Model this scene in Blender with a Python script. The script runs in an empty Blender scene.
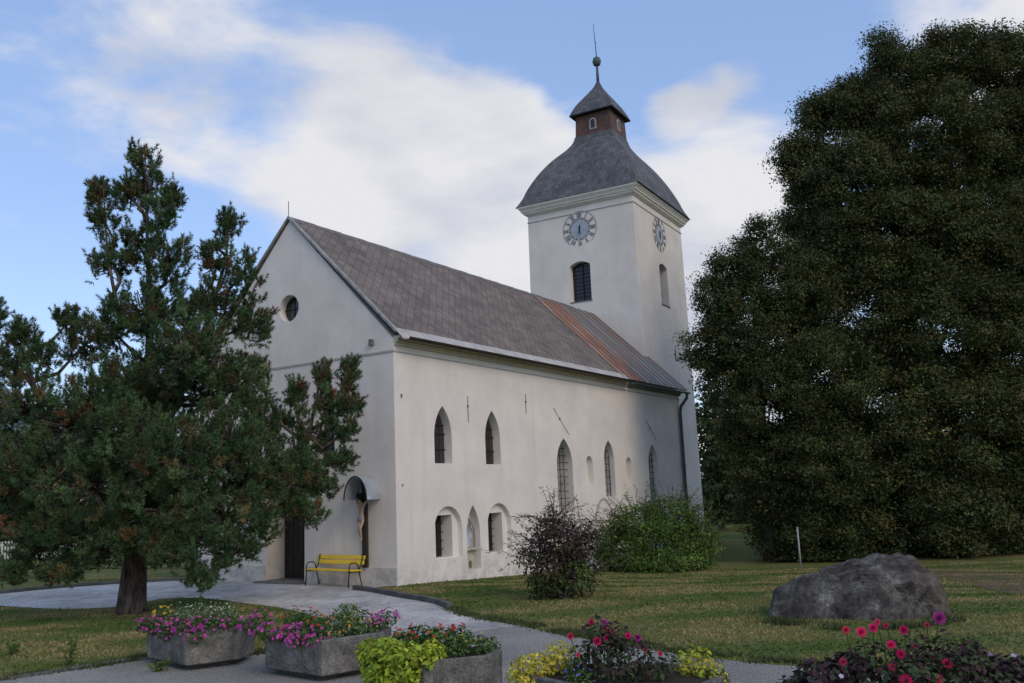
import bpy, bmesh, math, random
import numpy as np
from mathutils import Vector, Matrix
random.seed(7); RNG = np.random.default_rng(11)
S = bpy.context.scene; C = S.collection
R = math.radians
# ------------------------------------------------------------------ camera, sky, sun, exposure
CAMH = 2.5; FPX = 886.0; PITCH = R(9.56); ROLL = R(-2.37)
cF = np.array([0, math.cos(PITCH), math.sin(PITCH)]); cR0 = np.array([1., 0, 0]); cU0 = np.cross(cR0, cF)
cR = math.cos(ROLL)*cR0+math.sin(ROLL)*cU0; cU = -math.sin(ROLL)*cR0+math.cos(ROLL)*cU0
cam = bpy.data.cameras.new('camera'); co = bpy.data.objects.new('camera', cam); C.objects.link(co)
cam.sensor_fit = 'HORIZONTAL'; cam.sensor_width = 36; cam.lens = FPX/1024*36; cam.clip_end = 20000; cam.clip_start = .1
M = Matrix(((cR[0], cU[0], -cF[0], 0), (cR[1], cU[1], -cF[1], 0), (cR[2], cU[2], -cF[2], CAMH), (0, 0, 0, 1)))
co.matrix_world = M; S.camera = co
S.render.resolution_x = 1024; S.render.resolution_y = 683
S.view_settings.view_transform = 'Standard'; S.view_settings.look = 'None'; S.view_settings.gamma = 1
S.view_settings.exposure = 0.08
SUN_AZ, SUN_EL = 143, 36          # compass style azimuth: 0 = +Y, clockwise
sl = bpy.data.lights.new('sun', 'SUN'); sl.energy = 1.05; sl.angle = R(26); sl.color = (1, .81, .57)
so = bpy.data.objects.new('sun', sl); C.objects.link(so)
sd = Vector((math.sin(R(SUN_AZ))*math.cos(R(SUN_EL)), math.cos(R(SUN_AZ))*math.cos(R(SUN_EL)), math.sin(R(SUN_EL))))
so.rotation_euler = sd.to_track_quat('Z', 'Y').to_euler(); so.location = (30, -20, 40)

def pray(x, y):
    return (x-512)/FPX*cR-(y-341.5)/FPX*cU+cF
W = bpy.data.worlds.new('World'); S.world = W; W.use_nodes = True
nt = W.node_tree; N = nt.nodes; L = nt.links; N.clear()
def wn(t, **k):
    n = N.new(t)
    for a, b in k.items(): setattr(n, a, b)
    return n
wout = wn('ShaderNodeOutputWorld'); wbg = wn('ShaderNodeBackground'); L.new(wbg.outputs[0], wout.inputs[0])
sky = wn('ShaderNodeTexSky', sky_type='NISHITA', sun_disc=False, sun_elevation=R(SUN_EL), sun_rotation=R(SUN_AZ))
sky.air_density = 1.0; sky.dust_density = 0.6; sky.ozone_density = 2.0
wbg.inputs[1].default_value = 0.15
tc = wn('ShaderNodeTexCoord'); sep = wn('ShaderNodeSeparateXYZ'); L.new(tc.outputs['Generated'], sep.inputs[0])
def wm(op, a, b=None, c=None, clamp=False):
    n = wn('ShaderNodeMath', operation=op); n.use_clamp = clamp
    for i, v in enumerate((a, b, c)):
        if v is None: continue
        if isinstance(v, (int, float)): n.inputs[i].default_value = v
        else: L.new(v, n.inputs[i])
    return n.outputs[0]
zc = wm('ADD', wm('MAXIMUM', sep.outputs[2], 0.0), .55)
cx = wm('DIVIDE', sep.outputs[0], zc); cy = wm('DIVIDE', sep.outputs[1], zc)
comb = wn('ShaderNodeCombineXYZ'); L.new(cx, comb.inputs[0]); L.new(cy, comb.inputs[1]); L.new(sep.outputs[2], comb.inputs[2])
mp = wn('ShaderNodeMapping'); mp.inputs['Rotation'].default_value = (0, R(24), 0); mp.inputs['Scale'].default_value = (1.0, 1.0, 1.9); mp.inputs['Location'].default_value = (3.1, 1.3, 0)
L.new(comb.outputs[0], mp.inputs[0])
no = wn('ShaderNodeTexNoise'); no.inputs['Scale'].default_value = 3.4; no.inputs['Detail'].default_value = 8; no.inputs['Roughness'].default_value = .56; no.inputs['Distortion'].default_value = .25
L.new(mp.outputs[0], no.inputs['Vector'])
dens = wm('MULTIPLY', wm('SUBTRACT', no.outputs[0], .53), 6.0)
# where the big cloud banks stand: direction, angular radius, strength
BANKS = [((400, 170), 9, .9), ((470, 250), 10, 1.1), ((390, 90), 5, .55), ((340, 60), 4, .3), ((515, 75), 2.6, .7), ((300, 250), 6, .7), ((560, 150), 5, .3), ((720, 215), 7, .9), ((672, 112), 1.8, .8), ((705, 88), 1.8, .8), ((745, 62), 1.9, .9), ((690, 60), 3, -.4), ((770, 120), 3, -.35), ((985, -5), 6, 1.5),
         ((720, 320), 10, .9), ((560, 260), 8, .8), ((100, 25), 11, .6), ((195, 132), 3.2, .7), ((60, 220), 13, -.55), ((160, 260), 7, -.3), ((860, 60), 7, -.6), ((590, 20), 7, -.8), ((240, 90), 5, -.3), ((600, 60), 4, -.4), ((930, 260), 14, .4)]
for (px, py), rad, st in BANKS:
    d = pray(px, py); d = d/np.linalg.norm(d)
    vd = wn('ShaderNodeVectorMath', operation='DOT_PRODUCT'); L.new(tc.outputs['Generated'], vd.inputs[0]); vd.inputs[1].default_value = tuple(d)
    mr = wn('ShaderNodeMapRange', interpolation_type='SMOOTHSTEP'); L.new(vd.outputs['Value'], mr.inputs[0])
    mr.inputs[1].default_value = math.cos(R(rad*1.25)); mr.inputs[2].default_value = 1.0; mr.inputs[3].default_value = 0; mr.inputs[4].default_value = st
    dens = wm('ADD', dens, mr.outputs[0])
cov = wn('ShaderNodeMapRange', interpolation_type='SMOOTHSTEP'); L.new(dens, cov.inputs[0])
cov.inputs[1].default_value = -.30; cov.inputs[2].default_value = 1.15
# cloud body: bright white to lavender grey
no2 = wn('ShaderNodeTexNoise'); no2.inputs['Scale'].default_value = 3.6; no2.inputs['Detail'].default_value = 7
mp2 = wn('ShaderNodeMapping'); mp2.inputs['Location'].default_value = (7, 2, 1); L.new(mp.outputs[0], mp2.inputs[0]); L.new(mp2.outputs[0], no2.inputs['Vector'])
ccr = wn('ShaderNodeValToRGB'); L.new(no2.outputs[0], ccr.inputs[0])
ccr.color_ramp.elements[0].position = .36; ccr.color_ramp.elements[0].color = (3.6, 3.8, 4.4, 1)
ccr.color_ramp.elements[1].position = .56; ccr.color_ramp.elements[1].color = (5.1, 5.1, 5.3, 1)
skm = wn('ShaderNodeMix', data_type='RGBA', blend_type='MULTIPLY'); skm.inputs[0].default_value = 1
L.new(sky.outputs[0], skm.inputs[6]); skm.inputs[7].default_value = (1.50, 1.40, 1.44, 1)
mx = wn('ShaderNodeMix', data_type='RGBA'); L.new(cov.outputs[0], mx.inputs[0])
skf = wn('ShaderNodeMix', data_type='RGBA'); skf.inputs[0].default_value = .55; L.new(skm.outputs[2], skf.inputs[6]); skf.inputs[7].default_value = (1.95, 2.95, 5.0, 1)
L.new(skf.outputs[2], mx.inputs[6])
L.new(ccr.outputs[0], mx.inputs[7])
L.new(mx.outputs[2], wbg.inputs[0])
SKYMUL = skm

# ------------------------------------------------------------------ helpers
def Dv(a): a = R(a); return np.array([math.sin(a), math.cos(a), 0.])
uD = Dv(32.03); OC = np.array([-3.485, 25.614, 0.])
def gz(x, y):
    s = (np.asarray(x)-OC[0])*uD[0]+(np.asarray(y)-OC[1])*uD[1]
    t = np.clip(s, 0, 14)
    return -0.052*t*np.clip(s/3, 0, 1)**.3
def gpt(px, py, z=None):
    """ground point seen at a pixel of the photograph (for reading off the ground plan)"""
    d = pray(px, py)
    if z is not None:
        P = np.array([0, 0, CAMH])+d*(z-CAMH)/d[2]; return P
    zz = 0.
    for _ in range(12):
        P = np.array([0, 0, CAMH])+d*(zz-CAMH)/d[2]; zz = float(gz(P[0], P[1]))
    return P
def at(px, py, depth):
    d = pray(px, py); return np.array([0, 0, CAMH])+d*depth/d[1]
def tagp(o, label=None, cat=None, group=None, kind=None):
    for k, v in (('label', label), ('category', cat), ('group', group), ('kind', kind)):
        if v: o[k] = v
    return o
def empty(name, loc=(0, 0, 0), rz=0, **k):
    o = bpy.data.objects.new(name, None); C.objects.link(o); o.location = loc; o.rotation_euler = (0, 0, rz); o.empty_display_size = .2
    return tagp(o, k.get('label'), k.get('cat'), k.get('group'), k.get('kind'))
class MB:
    def __init__(s): s.v = []; s.f = []; s.uv = {}
    def add(s, vs, fs):
        n = len(s.v); s.v += [tuple(map(float, p)) for p in vs]; s.f += [tuple(i+n for i in f) for f in fs]; return s
    def box(s, a, b, Mx=None):
        (x0, y0, z0), (x1, y1, z1) = a, b
        vs = [(x0, y0, z0), (x1, y0, z0), (x1, y1, z0), (x0, y1, z0), (x0, y0, z1), (x1, y0, z1), (x1, y1, z1), (x0, y1, z1)]
        if Mx is not None: vs = [Mx @ Vector(p) for p in vs]
        return s.add(vs, [(3, 2, 1, 0), (4, 5, 6, 7), (0, 1, 5, 4), (1, 2, 6, 5), (2, 3, 7, 6), (3, 0, 4, 7)])
    def tube(s, pts, r, n=8, cap=True):
        pts = [Vector(p) for p in pts]; rs = r if hasattr(r, '__len__') else [r]*len(pts)
        rings = []; up = None
        for i, p in enumerate(pts):
            t = (pts[min(i+1, len(pts)-1)]-pts[max(i-1, 0)]).normalized()
            if up is None: up = t.orthogonal().normalized()
            a = (up-t*up.dot(t)); a = a.normalized() if a.length > 1e-6 else t.orthogonal().normalized(); up = a; b = t.cross(a)
            rings.append([p+(a*math.cos(2*math.pi*k/n)+b*math.sin(2*math.pi*k/n))*rs[i] for k in range(n)])
        vs = [q for rg in rings for q in rg]; fs = []
        for i in range(len(pts)-1):
            for k in range(n):
                k2 = (k+1) % n; fs.append((i*n+k, i*n+k2, (i+1)*n+k2, (i+1)*n+k))
        if cap: fs.append(tuple(range(n-1, -1, -1))); fs.append(tuple((len(pts)-1)*n+k for k in range(n)))
        return s.add(vs, fs)
    def prism(s, poly, ax, a, b):
        """poly in the two other axes (cyclic order kept), extruded along axis ax from a to b"""
        def P(p, h):
            if ax == 0: return (h, p[0], p[1])
            if ax == 1: return (p[0], h, p[1])
            return (p[0], p[1], h)
        n = len(poly); vs = [P(p, a) for p in poly]+[P(p, b) for p in poly]
        fs = [tuple(range(n)), tuple(range(2*n-1, n-1, -1))]+[(i, i+n, (i+1) % n+n, (i+1) % n) for i in range(n)]
        return s.add(vs, fs)
    def lathe(s, prof, c=(0, 0, 0), n=16):
        vs = []; fs = []
        for r, z in prof:
            for k in range(n): vs.append((c[0]+r*math.cos(2*math.pi*k/n), c[1]+r*math.sin(2*math.pi*k/n), c[2]+z))
        for i in range(len(prof)-1):
            for k in range(n): fs.append((i*n+k, i*n+(k+1) % n, (i+1)*n+(k+1) % n, (i+1)*n+k))
        fs.append(tuple(range(n-1, -1, -1))); fs.append(tuple((len(prof)-1)*n+k for k in range(n)))
        return s.add(vs, fs)
    def build(s, name, mat, parent=None, bevel=0, smooth=False, fix=True):
        me = bpy.data.meshes.new(name); me.from_pydata(s.v, [], s.f); me.update()
        if fix:
            bm = bmesh.new(); bm.from_mesh(me); bmesh.ops.recalc_face_normals(bm, faces=bm.faces); bm.to_mesh(me); bm.free()
        if smooth: me.polygons.foreach_set('use_smooth', [True]*len(me.polygons))
        o = bpy.data.objects.new(name, me); C.objects.link(o)
        if mat: me.materials.append(mat)
        if parent: o.parent = parent
        if bevel:
            b = o.modifiers.new('b', 'BEVEL'); b.width = bevel; b.segments = 2; b.limit_method = 'ANGLE'
        return o
def npmesh(name, verts, faces, mat, parent=None, tint=None, smooth=False):
    """verts (V,3), faces (F,k) arrays; tint (V,3) per-vertex base colour variation of the thing"""
    me = bpy.data.meshes.new(name); V = len(verts); F, k = faces.shape
    me.vertices.add(V); me.vertices.foreach_set('co', np.ascontiguousarray(verts, dtype=np.float32).ravel())
    me.loops.add(F*k); me.loops.foreach_set('vertex_index', faces.astype(np.int32).ravel())
    me.polygons.add(F); me.polygons.foreach_set('loop_start', np.arange(0, F*k, k, dtype=np.int32))
    try: me.polygons.foreach_set('loop_total', np.full(F, k, dtype=np.int32))
    except Exception: pass
    me.update(calc_edges=True)
    if tint is not None:
        a = me.color_attributes.new('tint', 'FLOAT_COLOR', 'POINT')
        c4 = np.ones((V, 4), np.float32); c4[:, :3] = tint; a.data.foreach_set('color', c4.ravel())
    if smooth: me.polygons.foreach_set('use_smooth', np.ones(F, dtype=bool))
    me.materials.append(mat); o = bpy.data.objects.new(name, me); C.objects.link(o)
    if parent: o.parent = parent
    return o
def norm(a): return a/np.maximum(np.linalg.norm(a, axis=-1, keepdims=True), 1e-9)
def frames(nrm, spin=None):
    """rotation matrices (n,3,3), columns x,y,z with z = nrm and random spin"""
    n = len(nrm); z = norm(nrm); r = norm(RNG.normal(size=(n, 3))) if spin is None else spin
    x = norm(np.cross(r, z)); y = np.cross(z, x)
    return np.stack([x, y, z], axis=2)
def scatter(tv, tf, P, Fm, size):
    """template verts (m,3), faces (f,k) put at P with frames and sizes"""
    tv = np.array(tv, float); tf = np.array(tf); n = len(P); m = len(tv)
    size = np.broadcast_to(np.asarray(size, float), (n,))
    v = np.einsum('nij,mj->nmi', Fm, tv)*size[:, None, None]+P[:, None, :]
    f = tf[None]+(np.arange(n)*m)[:, None, None]
    return v.reshape(-1, 3), f.reshape(-1, tf.shape[1])
NARROW = ([(0, -.5, 0), (.11, -.05, .05), (0, .6, 0), (-.11, -.05, .05)], [(0, 1, 2, 3)])
LEAF = ([(0, -.5, 0), (.28, -.05, .1), (0, .5, 0), (-.28, -.05, .1)], [(0, 1, 2, 3)])
def blobn(n, c, r):
    d = norm(RNG.normal(size=(n, 3))); return np.array(c)+d*np.array(r), d

# ------------------------------------------------------------------ materials
def mat(name, base, rough=.8, bump=0, bscale=20, var=0, vscale=1.5, metal=0, var2=None, tint=False, transl=0, spec=.3, coord='Object'):
    m = bpy.data.materials.new(name); m.use_nodes = True; t = m.node_tree; n = t.nodes; l = t.links
    p = n['Principled BSDF']; p.inputs['Roughness'].default_value = rough; p.inputs['Metallic'].default_value = metal
    p.inputs['Specular IOR Level'].default_value = spec
    p.inputs['Base Color'].default_value = (*base, 1)
    tcn = n.new('ShaderNodeTexCoord')
    out = None
    if var:
        nz = n.new('ShaderNodeTexNoise'); nz.inputs['Scale'].default_value = vscale; nz.inputs['Detail'].default_value = 6; nz.inputs['Roughness'].default_value = .62
        l.new(tcn.outputs[coord], nz.inputs['Vector'])
        cr = n.new('ShaderNodeValToRGB'); l.new(nz.outputs[0], cr.inputs[0]); cr.color_ramp.elements[0].position = .32; cr.color_ramp.elements[1].position = .68
        lo = var2 if var2 else tuple(c*(1-var) for c in base); hi = base if var2 else tuple(min(1, c*(1+var)) for c in base)
        cr.color_ramp.elements[0].color = (*lo, 1); cr.color_ramp.elements[1].color = (*hi, 1); out = cr.outputs[0]
        l.new(out, p.inputs['Base Color'])
    if tint:
        at_ = n.new('ShaderNodeAttribute'); at_.attribute_name = 'tint'; out = at_.outputs['Color']; l.new(out, p.inputs['Base Color'])
    if bump:
        b = n.new('ShaderNodeTexNoise'); b.inputs['Scale'].default_value = bscale; b.inputs['Detail'].default_value = 5; l.new(tcn.outputs[coord], b.inputs['Vector'])
        bp = n.new('ShaderNodeBump'); bp.inputs['Strength'].default_value = bump; bp.inputs['Distance'].default_value = .02; l.new(b.outputs[0], bp.inputs['Height']); l.new(bp.outputs[0], p.inputs['Normal'])
    if transl:
        tr = n.new('ShaderNodeBsdfTranslucent'); ms = n.new('ShaderNodeMixShader'); ms.inputs[0].default_value = transl
        if out: l.new(out, tr.inputs[0])
        else: tr.inputs[0].default_value = (*base, 1)
        l.new(p.outputs[0], ms.inputs[1]); l.new(tr.outputs[0], ms.inputs[2]); l.new(ms.outputs[0], n['Material Output'].inputs[0])
    return m
def nodes(m): return m.node_tree, m.node_tree.nodes, m.node_tree.links
def tex_noise(m, scale, detail=5, rough=.6, coord='Object', mscale=None):
    t, n, l = nodes(m); tcn = n.new('ShaderNodeTexCoord'); nz = n.new('ShaderNodeTexNoise'); nz.inputs['Scale'].default_value = scale; nz.inputs['Detail'].default_value = detail; nz.inputs['Roughness'].default_value = rough
    if mscale:
        mpn = n.new('ShaderNodeMapping'); mpn.inputs['Scale'].default_value = mscale; l.new(tcn.outputs[coord], mpn.inputs[0]); l.new(mpn.outputs[0], nz.inputs['Vector'])
    else: l.new(tcn.outputs[coord], nz.inputs['Vector'])
    return nz.outputs[0]
def ramp(m, fac, stops):
    t, n, l = nodes(m); c = n.new('ShaderNodeValToRGB'); l.new(fac, c.inputs[0]); e = c.color_ramp.elements
    while len(e) < len(stops): e.new(.5)
    for i, (p, col) in enumerate(stops): e[i].position = p; e[i].color = (*col, 1) if len(col) == 3 else col
    return c.outputs[0]
def mixc(m, f, a, b, bt='MIX'):
    t, n, l = nodes(m); x = n.new('ShaderNodeMix'); x.data_type = 'RGBA'; x.blend_type = bt
    for i, v in ((0, f), (6, a), (7, b)):
        if isinstance(v, (int, float)): x.inputs[i].default_value = v
        elif isinstance(v, tuple): x.inputs[i].default_value = (*v, 1) if len(v) == 3 else v
        else: l.new(v, x.inputs[i])
    return x.outputs[2]
def setcol(m, c): m.node_tree.links.new(c, m.node_tree.nodes['Principled BSDF'].inputs['Base Color'])

def plaster(name, base, dirt=(.42, .40, .36), zdirt=1.0):
    m = mat(name, base, .9, bump=.35, bscale=9, spec=.1); t, n, l = nodes(m)
    a = ramp(m, tex_noise(m, .7, 6), [(.3, tuple(c*.86 for c in base)), (.7, tuple(min(1, c*1.04) for c in base))])
    st = ramp(m, tex_noise(m, 1.0, 6, .65, mscale=(2.4, 2.4, .16)), [(.52, (0, 0, 0)), (.76, (.36,)*3)])
    a = mixc(m, st, a, tuple(c*.72 for c in base))
    tcn = n.new('ShaderNodeTexCoord'); s = n.new('ShaderNodeSeparateXYZ'); l.new(tcn.outputs['Object'], s.inputs[0])
    mr = n.new('ShaderNodeMapRange'); l.new(s.outputs[2], mr.inputs[0]); mr.inputs[1].default_value = zdirt; mr.inputs[2].default_value = -.8; mr.inputs[3].default_value = 0; mr.inputs[4].default_value = .85
    patch = ramp(m, tex_noise(m, 2.6, 8, .7), [(.46, (0, 0, 0)), (.56, (1, 1, 1))])
    mu = n.new('ShaderNodeMath'); mu.operation = 'MULTIPLY'; l.new(mr.outputs[0], mu.inputs[0]); l.new(patch, mu.inputs[1])
    a = mixc(m, mu.outputs[0], a, dirt); setcol(m, a); return m
M_wall = plaster('plaster', (.76, .705, .635)); M_plinth = plaster('plinth_plaster', (.64, .60, .54), (.22, .21, .19), 1.2)
M_trim = mat('trim', (.74, .70, .62), .85, bump=.1, var=.08, vscale=3, spec=.1)
M_trim2 = mat('eaves_plaster', (.50, .46, .36), .85, bump=.1, var=.12, vscale=3, spec=.1)
M_frame = mat('frame_paint', (.36, .33, .31), .8, var=.2, vscale=8)
M_line = mat('string_course', (.42, .38, .35), .9, var=.15)
M_glass = mat('window_glass', (.012, .014, .016), .15, spec=.5)
M_glassl = mat('stained_glass', (.03, .035, .045), .2, var=.6, vscale=9, var2=(.05, .025, .02))
M_iron = mat('iron', (.022, .022, .024), .6, metal=.3, var=.3, vscale=20)
M_rusty = mat('rusty_iron', (.20, .17, .15), .8, var=.4, vscale=15)
M_zinc = mat('zinc_sheet', (.42, .47, .50), .42, metal=.35, var=.22, vscale=2.5, bump=.05)
M_verge = mat('verge_sheet', (.27, .27, .26), .6, var=.35, vscale=4)
M_copper = mat('patina', (.075, .105, .095), .6, var=.3, vscale=8)
M_dark = mat('dark_wood', (.035, .026, .02), .7, bump=.3, bscale=30, var=.3, vscale=6)
M_greywood = mat('grey_wood', (.16, .15, .14), .8, var=.3, vscale=10)
M_clock = mat('clock_blue', (.36, .40, .46), .7, var=.15, vscale=6)
M_clockl = mat('clock_paint', (.17, .18, .20), .7)
M_lightmetal = mat('eave_sheet', (.42, .40, .37), .6, var=.2, vscale=2)
# slate roof with diagonal slates (uses UV in metres)
def slate(name, c1, c2, mort, sc, rot, w=.5, h=.5, moss=None, mosscol=(.20, .17, .13)):
    m = mat(name, c1, .75, spec=.25); t, n, l = nodes(m)
    tcn = n.new('ShaderNodeTexCoord'); mpn = n.new('ShaderNodeMapping'); mpn.inputs['Rotation'].default_value = (0, 0, R(rot)); mpn.inputs['Scale'].default_value = (sc, sc, sc)
    l.new(tcn.outputs['UV'], mpn.inputs[0]); br = n.new('ShaderNodeTexBrick'); l.new(mpn.outputs[0], br.inputs[0])
    br.inputs['Scale'].default_value = 1; br.inputs['Brick Width'].default_value = w; br.inputs['Row Height'].default_value = h; br.inputs['Mortar Size'].default_value = .022; br.inputs['Bias'].default_value = 0
    br.inputs['Color1'].default_value = (*c1, 1); br.inputs['Color2'].default_value = (*c2, 1); br.inputs['Mortar'].default_value = (*mort, 1); br.inputs['Mortar Smooth'].default_value = .3
    if rot: br.offset = 0
    f = ramp(m, tex_noise(m, .8, 7, .65), [(.3, (.68,)*3), (.7, (1.22,)*3)]); a = mixc(m, 1.0, br.outputs[0], f, 'MULTIPLY')
    st = ramp(m, tex_noise(m, 1.2, 6, .6, coord='UV', mscale=(2.0, .25, 1)), [(.5, (0,)*3), (.72, (.55,)*3)])
    a = mixc(m, st, a, mosscol); setcol(m, a)
    bp = n.new('ShaderNodeBump'); bp.inputs['Strength'].default_value = .6; bp.inputs['Distance'].default_value = .02; bp.invert = True; l.new(br.outputs['Fac'], bp.inputs['Height']); l.new(bp.outputs[0], n['Principled BSDF'].inputs['Normal']); return m
M_slate = slate('roof_slate', (.140, .118, .100), (.225, .190, .162), (.10, .086, .075), 1.9, 45, .5, .5, mosscol=(.165, .145, .125))
M_shingle = slate('tower_shingle', (.085, .088, .095), (.15, .152, .158), (.03, .03, .035), 2.6, 0, .6, .75, mosscol=(.14, .125, .11))
M_shingle_w = slate('lantern_shingle', (.10, .065, .055), (.16, .09, .07), (.03, .03, .03), 4, 0, .5, .7, mosscol=(.20, .075, .045))
M_rust = mat('rust_sheet', (.26, .13, .085), .8, spec=.2)
setcol(M_rust, ramp(M_rust, tex_noise(M_rust, 1.4, 6, .65, coord='UV', mscale=(2.2, .45, 1)), [(.34, (.16, .15, .145)), (.45, (.24, .11, .07)), (.56, (.36, .19, .12)), (.66, (.27, .29, .28))]))
m = M_sheet = mat('weathered_sheet', (.20, .24, .23), .55, metal=.15, spec=.3)
a = ramp(m, tex_noise(m, 1.1, 6, .6, coord='UV', mscale=(3.5, .3, 1)), [(.32, (.12, .12, .115)), (.42, (.25, .28, .27)), (.50, (.16, .15, .14)), (.58, (.31, .17, .12)), (.68, (.17, .16, .15))]); setcol(m, a)

# ------------------------------------------------------------------ ground
M_grass = mat('grass_soil', (.07, .08, .03), .95, bump=.8, bscale=14, spec=.05)
m = M_grass; a = ramp(m, tex_noise(m, .35, 8, .7), [(.36, (.075, .110, .026)), (.5, (.12, .135, .042)), (.64, (.19, .165, .07))])
b = ramp(m, tex_noise(m, 5.5, 6, .75), [(.3, (.55,)*3), (.7, (1.35,)*3)]); setcol(m, mixc(m, 1.0, a, b, 'MULTIPLY'))
rad = [0.01, 3, 6, 9]+[12+i*1.5 for i in range(40)]+[80, 100, 140, 200, 300, 500, 900, 1600, 3000, 6000]
nA = 160; vs = []; fs = []
for r_ in rad:
    for k in range(nA):
        a = 2*math.pi*k/nA; x = r_*math.sin(a); y = r_*math.cos(a)+8; vs.append((x, y, float(gz(x, y))+(.03*math.sin(x*.9)*math.cos(y*.7) if r_ > 18 and False else 0)))
for i in range(len(rad)-1):
    for k in range(nA): fs.append((i*nA+k, i*nA+(k+1) % nA, (i+1)*nA+(k+1) % nA, (i+1)*nA+k))
g = MB(); g.v = vs; g.f = fs; go = g.build('lawn', M_grass, smooth=True); go['kind'] = 'structure'

def sheet(name, poly, z, material, kind='structure', sub=.6):
    """flat surface lying on level ground; poly of (x,y), triangulated via bmesh"""
    bm = bmesh.new(); vv = [bm.verts.new((p[0], p[1], z)) for p in poly]; bm.faces.new(vv)
    bmesh.ops.triangulate(bm, faces=bm.faces); bmesh.ops.recalc_face_normals(bm, faces=bm.faces)
    me = bpy.data.meshes.new(name); bm.to_mesh(me); bm.free()
    if me.polygons[0].normal.z < 0: me.flip_normals()
    me.materials.append(material); o = bpy.data.objects.new(name, me); C.objects.link(o); o['kind'] = kind; return o
def smooth_line(pts, n=6, jit=0):
    out = []; P = [np.array(p[:2], float) for p in pts]
    for i in range(len(P)-1):
        p0 = P[max(i-1, 0)]; p1 = P[i]; p2 = P[i+1]; p3 = P[min(i+2, len(P)-1)]
        for k in range(n):
            t = k/n; q = .5*((2*p1)+(-p0+p2)*t+(2*p0-5*p1+4*p2-p3)*t*t+(-p0+3*p1-3*p2+p3)*t**3)
            out.append(q+(RNG.normal(size=2)*jit if jit else 0))
    out.append(P[-1]); return out
M_asph = mat('asphalt', (.10, .10, .10), .9, bump=.5, bscale=60, spec=.15)
m = M_asph; a = ramp(m, tex_noise(m, .6, 6), [(.3, (.20, .19, .17)), (.7, (.30, .285, .255))]); b = ramp(m, tex_noise(m, 28, 6, .8), [(.38, (.55,)*3), (.62, (1.5,)*3)]); setcol(m, mixc(m, 1.0, a, b, 'MULTIPLY'))
M_pave = mat('pale_paving', (.24, .24, .25), .85, bump=.35, bscale=30, spec=.15)
m = M_pave; t, n, l = nodes(m); tcn = n.new('ShaderNodeTexCoord'); mpn = n.new('ShaderNodeMapping'); mpn.inputs['Rotation'].default_value = (0, 0, R(58)); l.new(tcn.outputs['Object'], mpn.inputs[0])
br = n.new('ShaderNodeTexBrick'); l.new(mpn.outputs[0], br.inputs[0]); br.inputs['Scale'].default_value = 1; br.inputs['Brick Width'].default_value = .2; br.inputs['Row Height'].default_value = .1; br.inputs['Mortar Size'].default_value = .008
br.inputs['Color1'].default_value = (.50, .48, .45, 1); br.inputs['Color2'].default_value = (.58, .56, .53, 1); br.inputs['Mortar'].default_value = (.42, .41, .39, 1)
b = mixc(m, 1.0, ramp(m, tex_noise(m, .5, 10, .75), [(.38, (.62,)*3), (.62, (1.15,)*3)]), ramp(m, tex_noise(m, 3.2, 8, .8), [(.4, (.78,)*3), (.6, (1.1,)*3)]), 'MULTIPLY'); setcol(m, mixc(m, 1.0, br.outputs[0], b, 'MULTIPLY'))
def gp(*pp): return [gpt(x, y)[:2] for x, y in pp]
# kerbed edge of the church lawn, from the bench to the right
kerb_r = gp((352, 590), (368, 592), (400, 598), (430, 603), (447, 609))
edge_r = gp((447, 609), (470, 618), (520, 626), (560, 634), (590, 640), (640, 648), (690, 656), (760, 664), (850, 672), (1000, 682))
lawnl_top = gp((0, 606), (55, 609), (117, 607), (164, 599), (203, 598.5), (242, 603), (285, 609), (325, 620))
lawnl_bot = gp((325, 620), (300, 645), (250, 655), (195, 657), (140, 660), (110, 665), (0, 681))
back_l = gp((0, 594), (63, 588), (120, 584), (165, 581.5), (205, 580))
far = [(-40, back_l[0][1]-6)]
v_ = np.array([-.848, .530]); wallp = lambda t: OC[:2]+v_*t
pave = [np.array([-45, lawnl_top[0][1]-13])]+smooth_line(lawnl_top, 6)+gp((330, 632), (372, 640), (460, 634), (520, 626))+[q for q in smooth_line(edge_r[:3], 4)[::-1]][1:]+smooth_line(kerb_r, 5)[::-1][1:]+[wallp(.2)-uD[:2]*.02, wallp(8.8)]+back_l[::-1]+[np.array([-45, back_l[0][1]-6])]
asph = gp((325, 620))+smooth_line(lawnl_bot, 5)[1:]+[np.array([-14, 8.]), np.array([-14, -8.]), np.array([22, -8.]), np.array([22, edge_r[-1][1]-1.5])]+smooth_line(edge_r, 5, .03)[::-1][:-2]+[]
asph_o = sheet('forecourt', asph, .004, M_asph); pave_o = sheet('path', pave, .008, M_pave)

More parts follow.
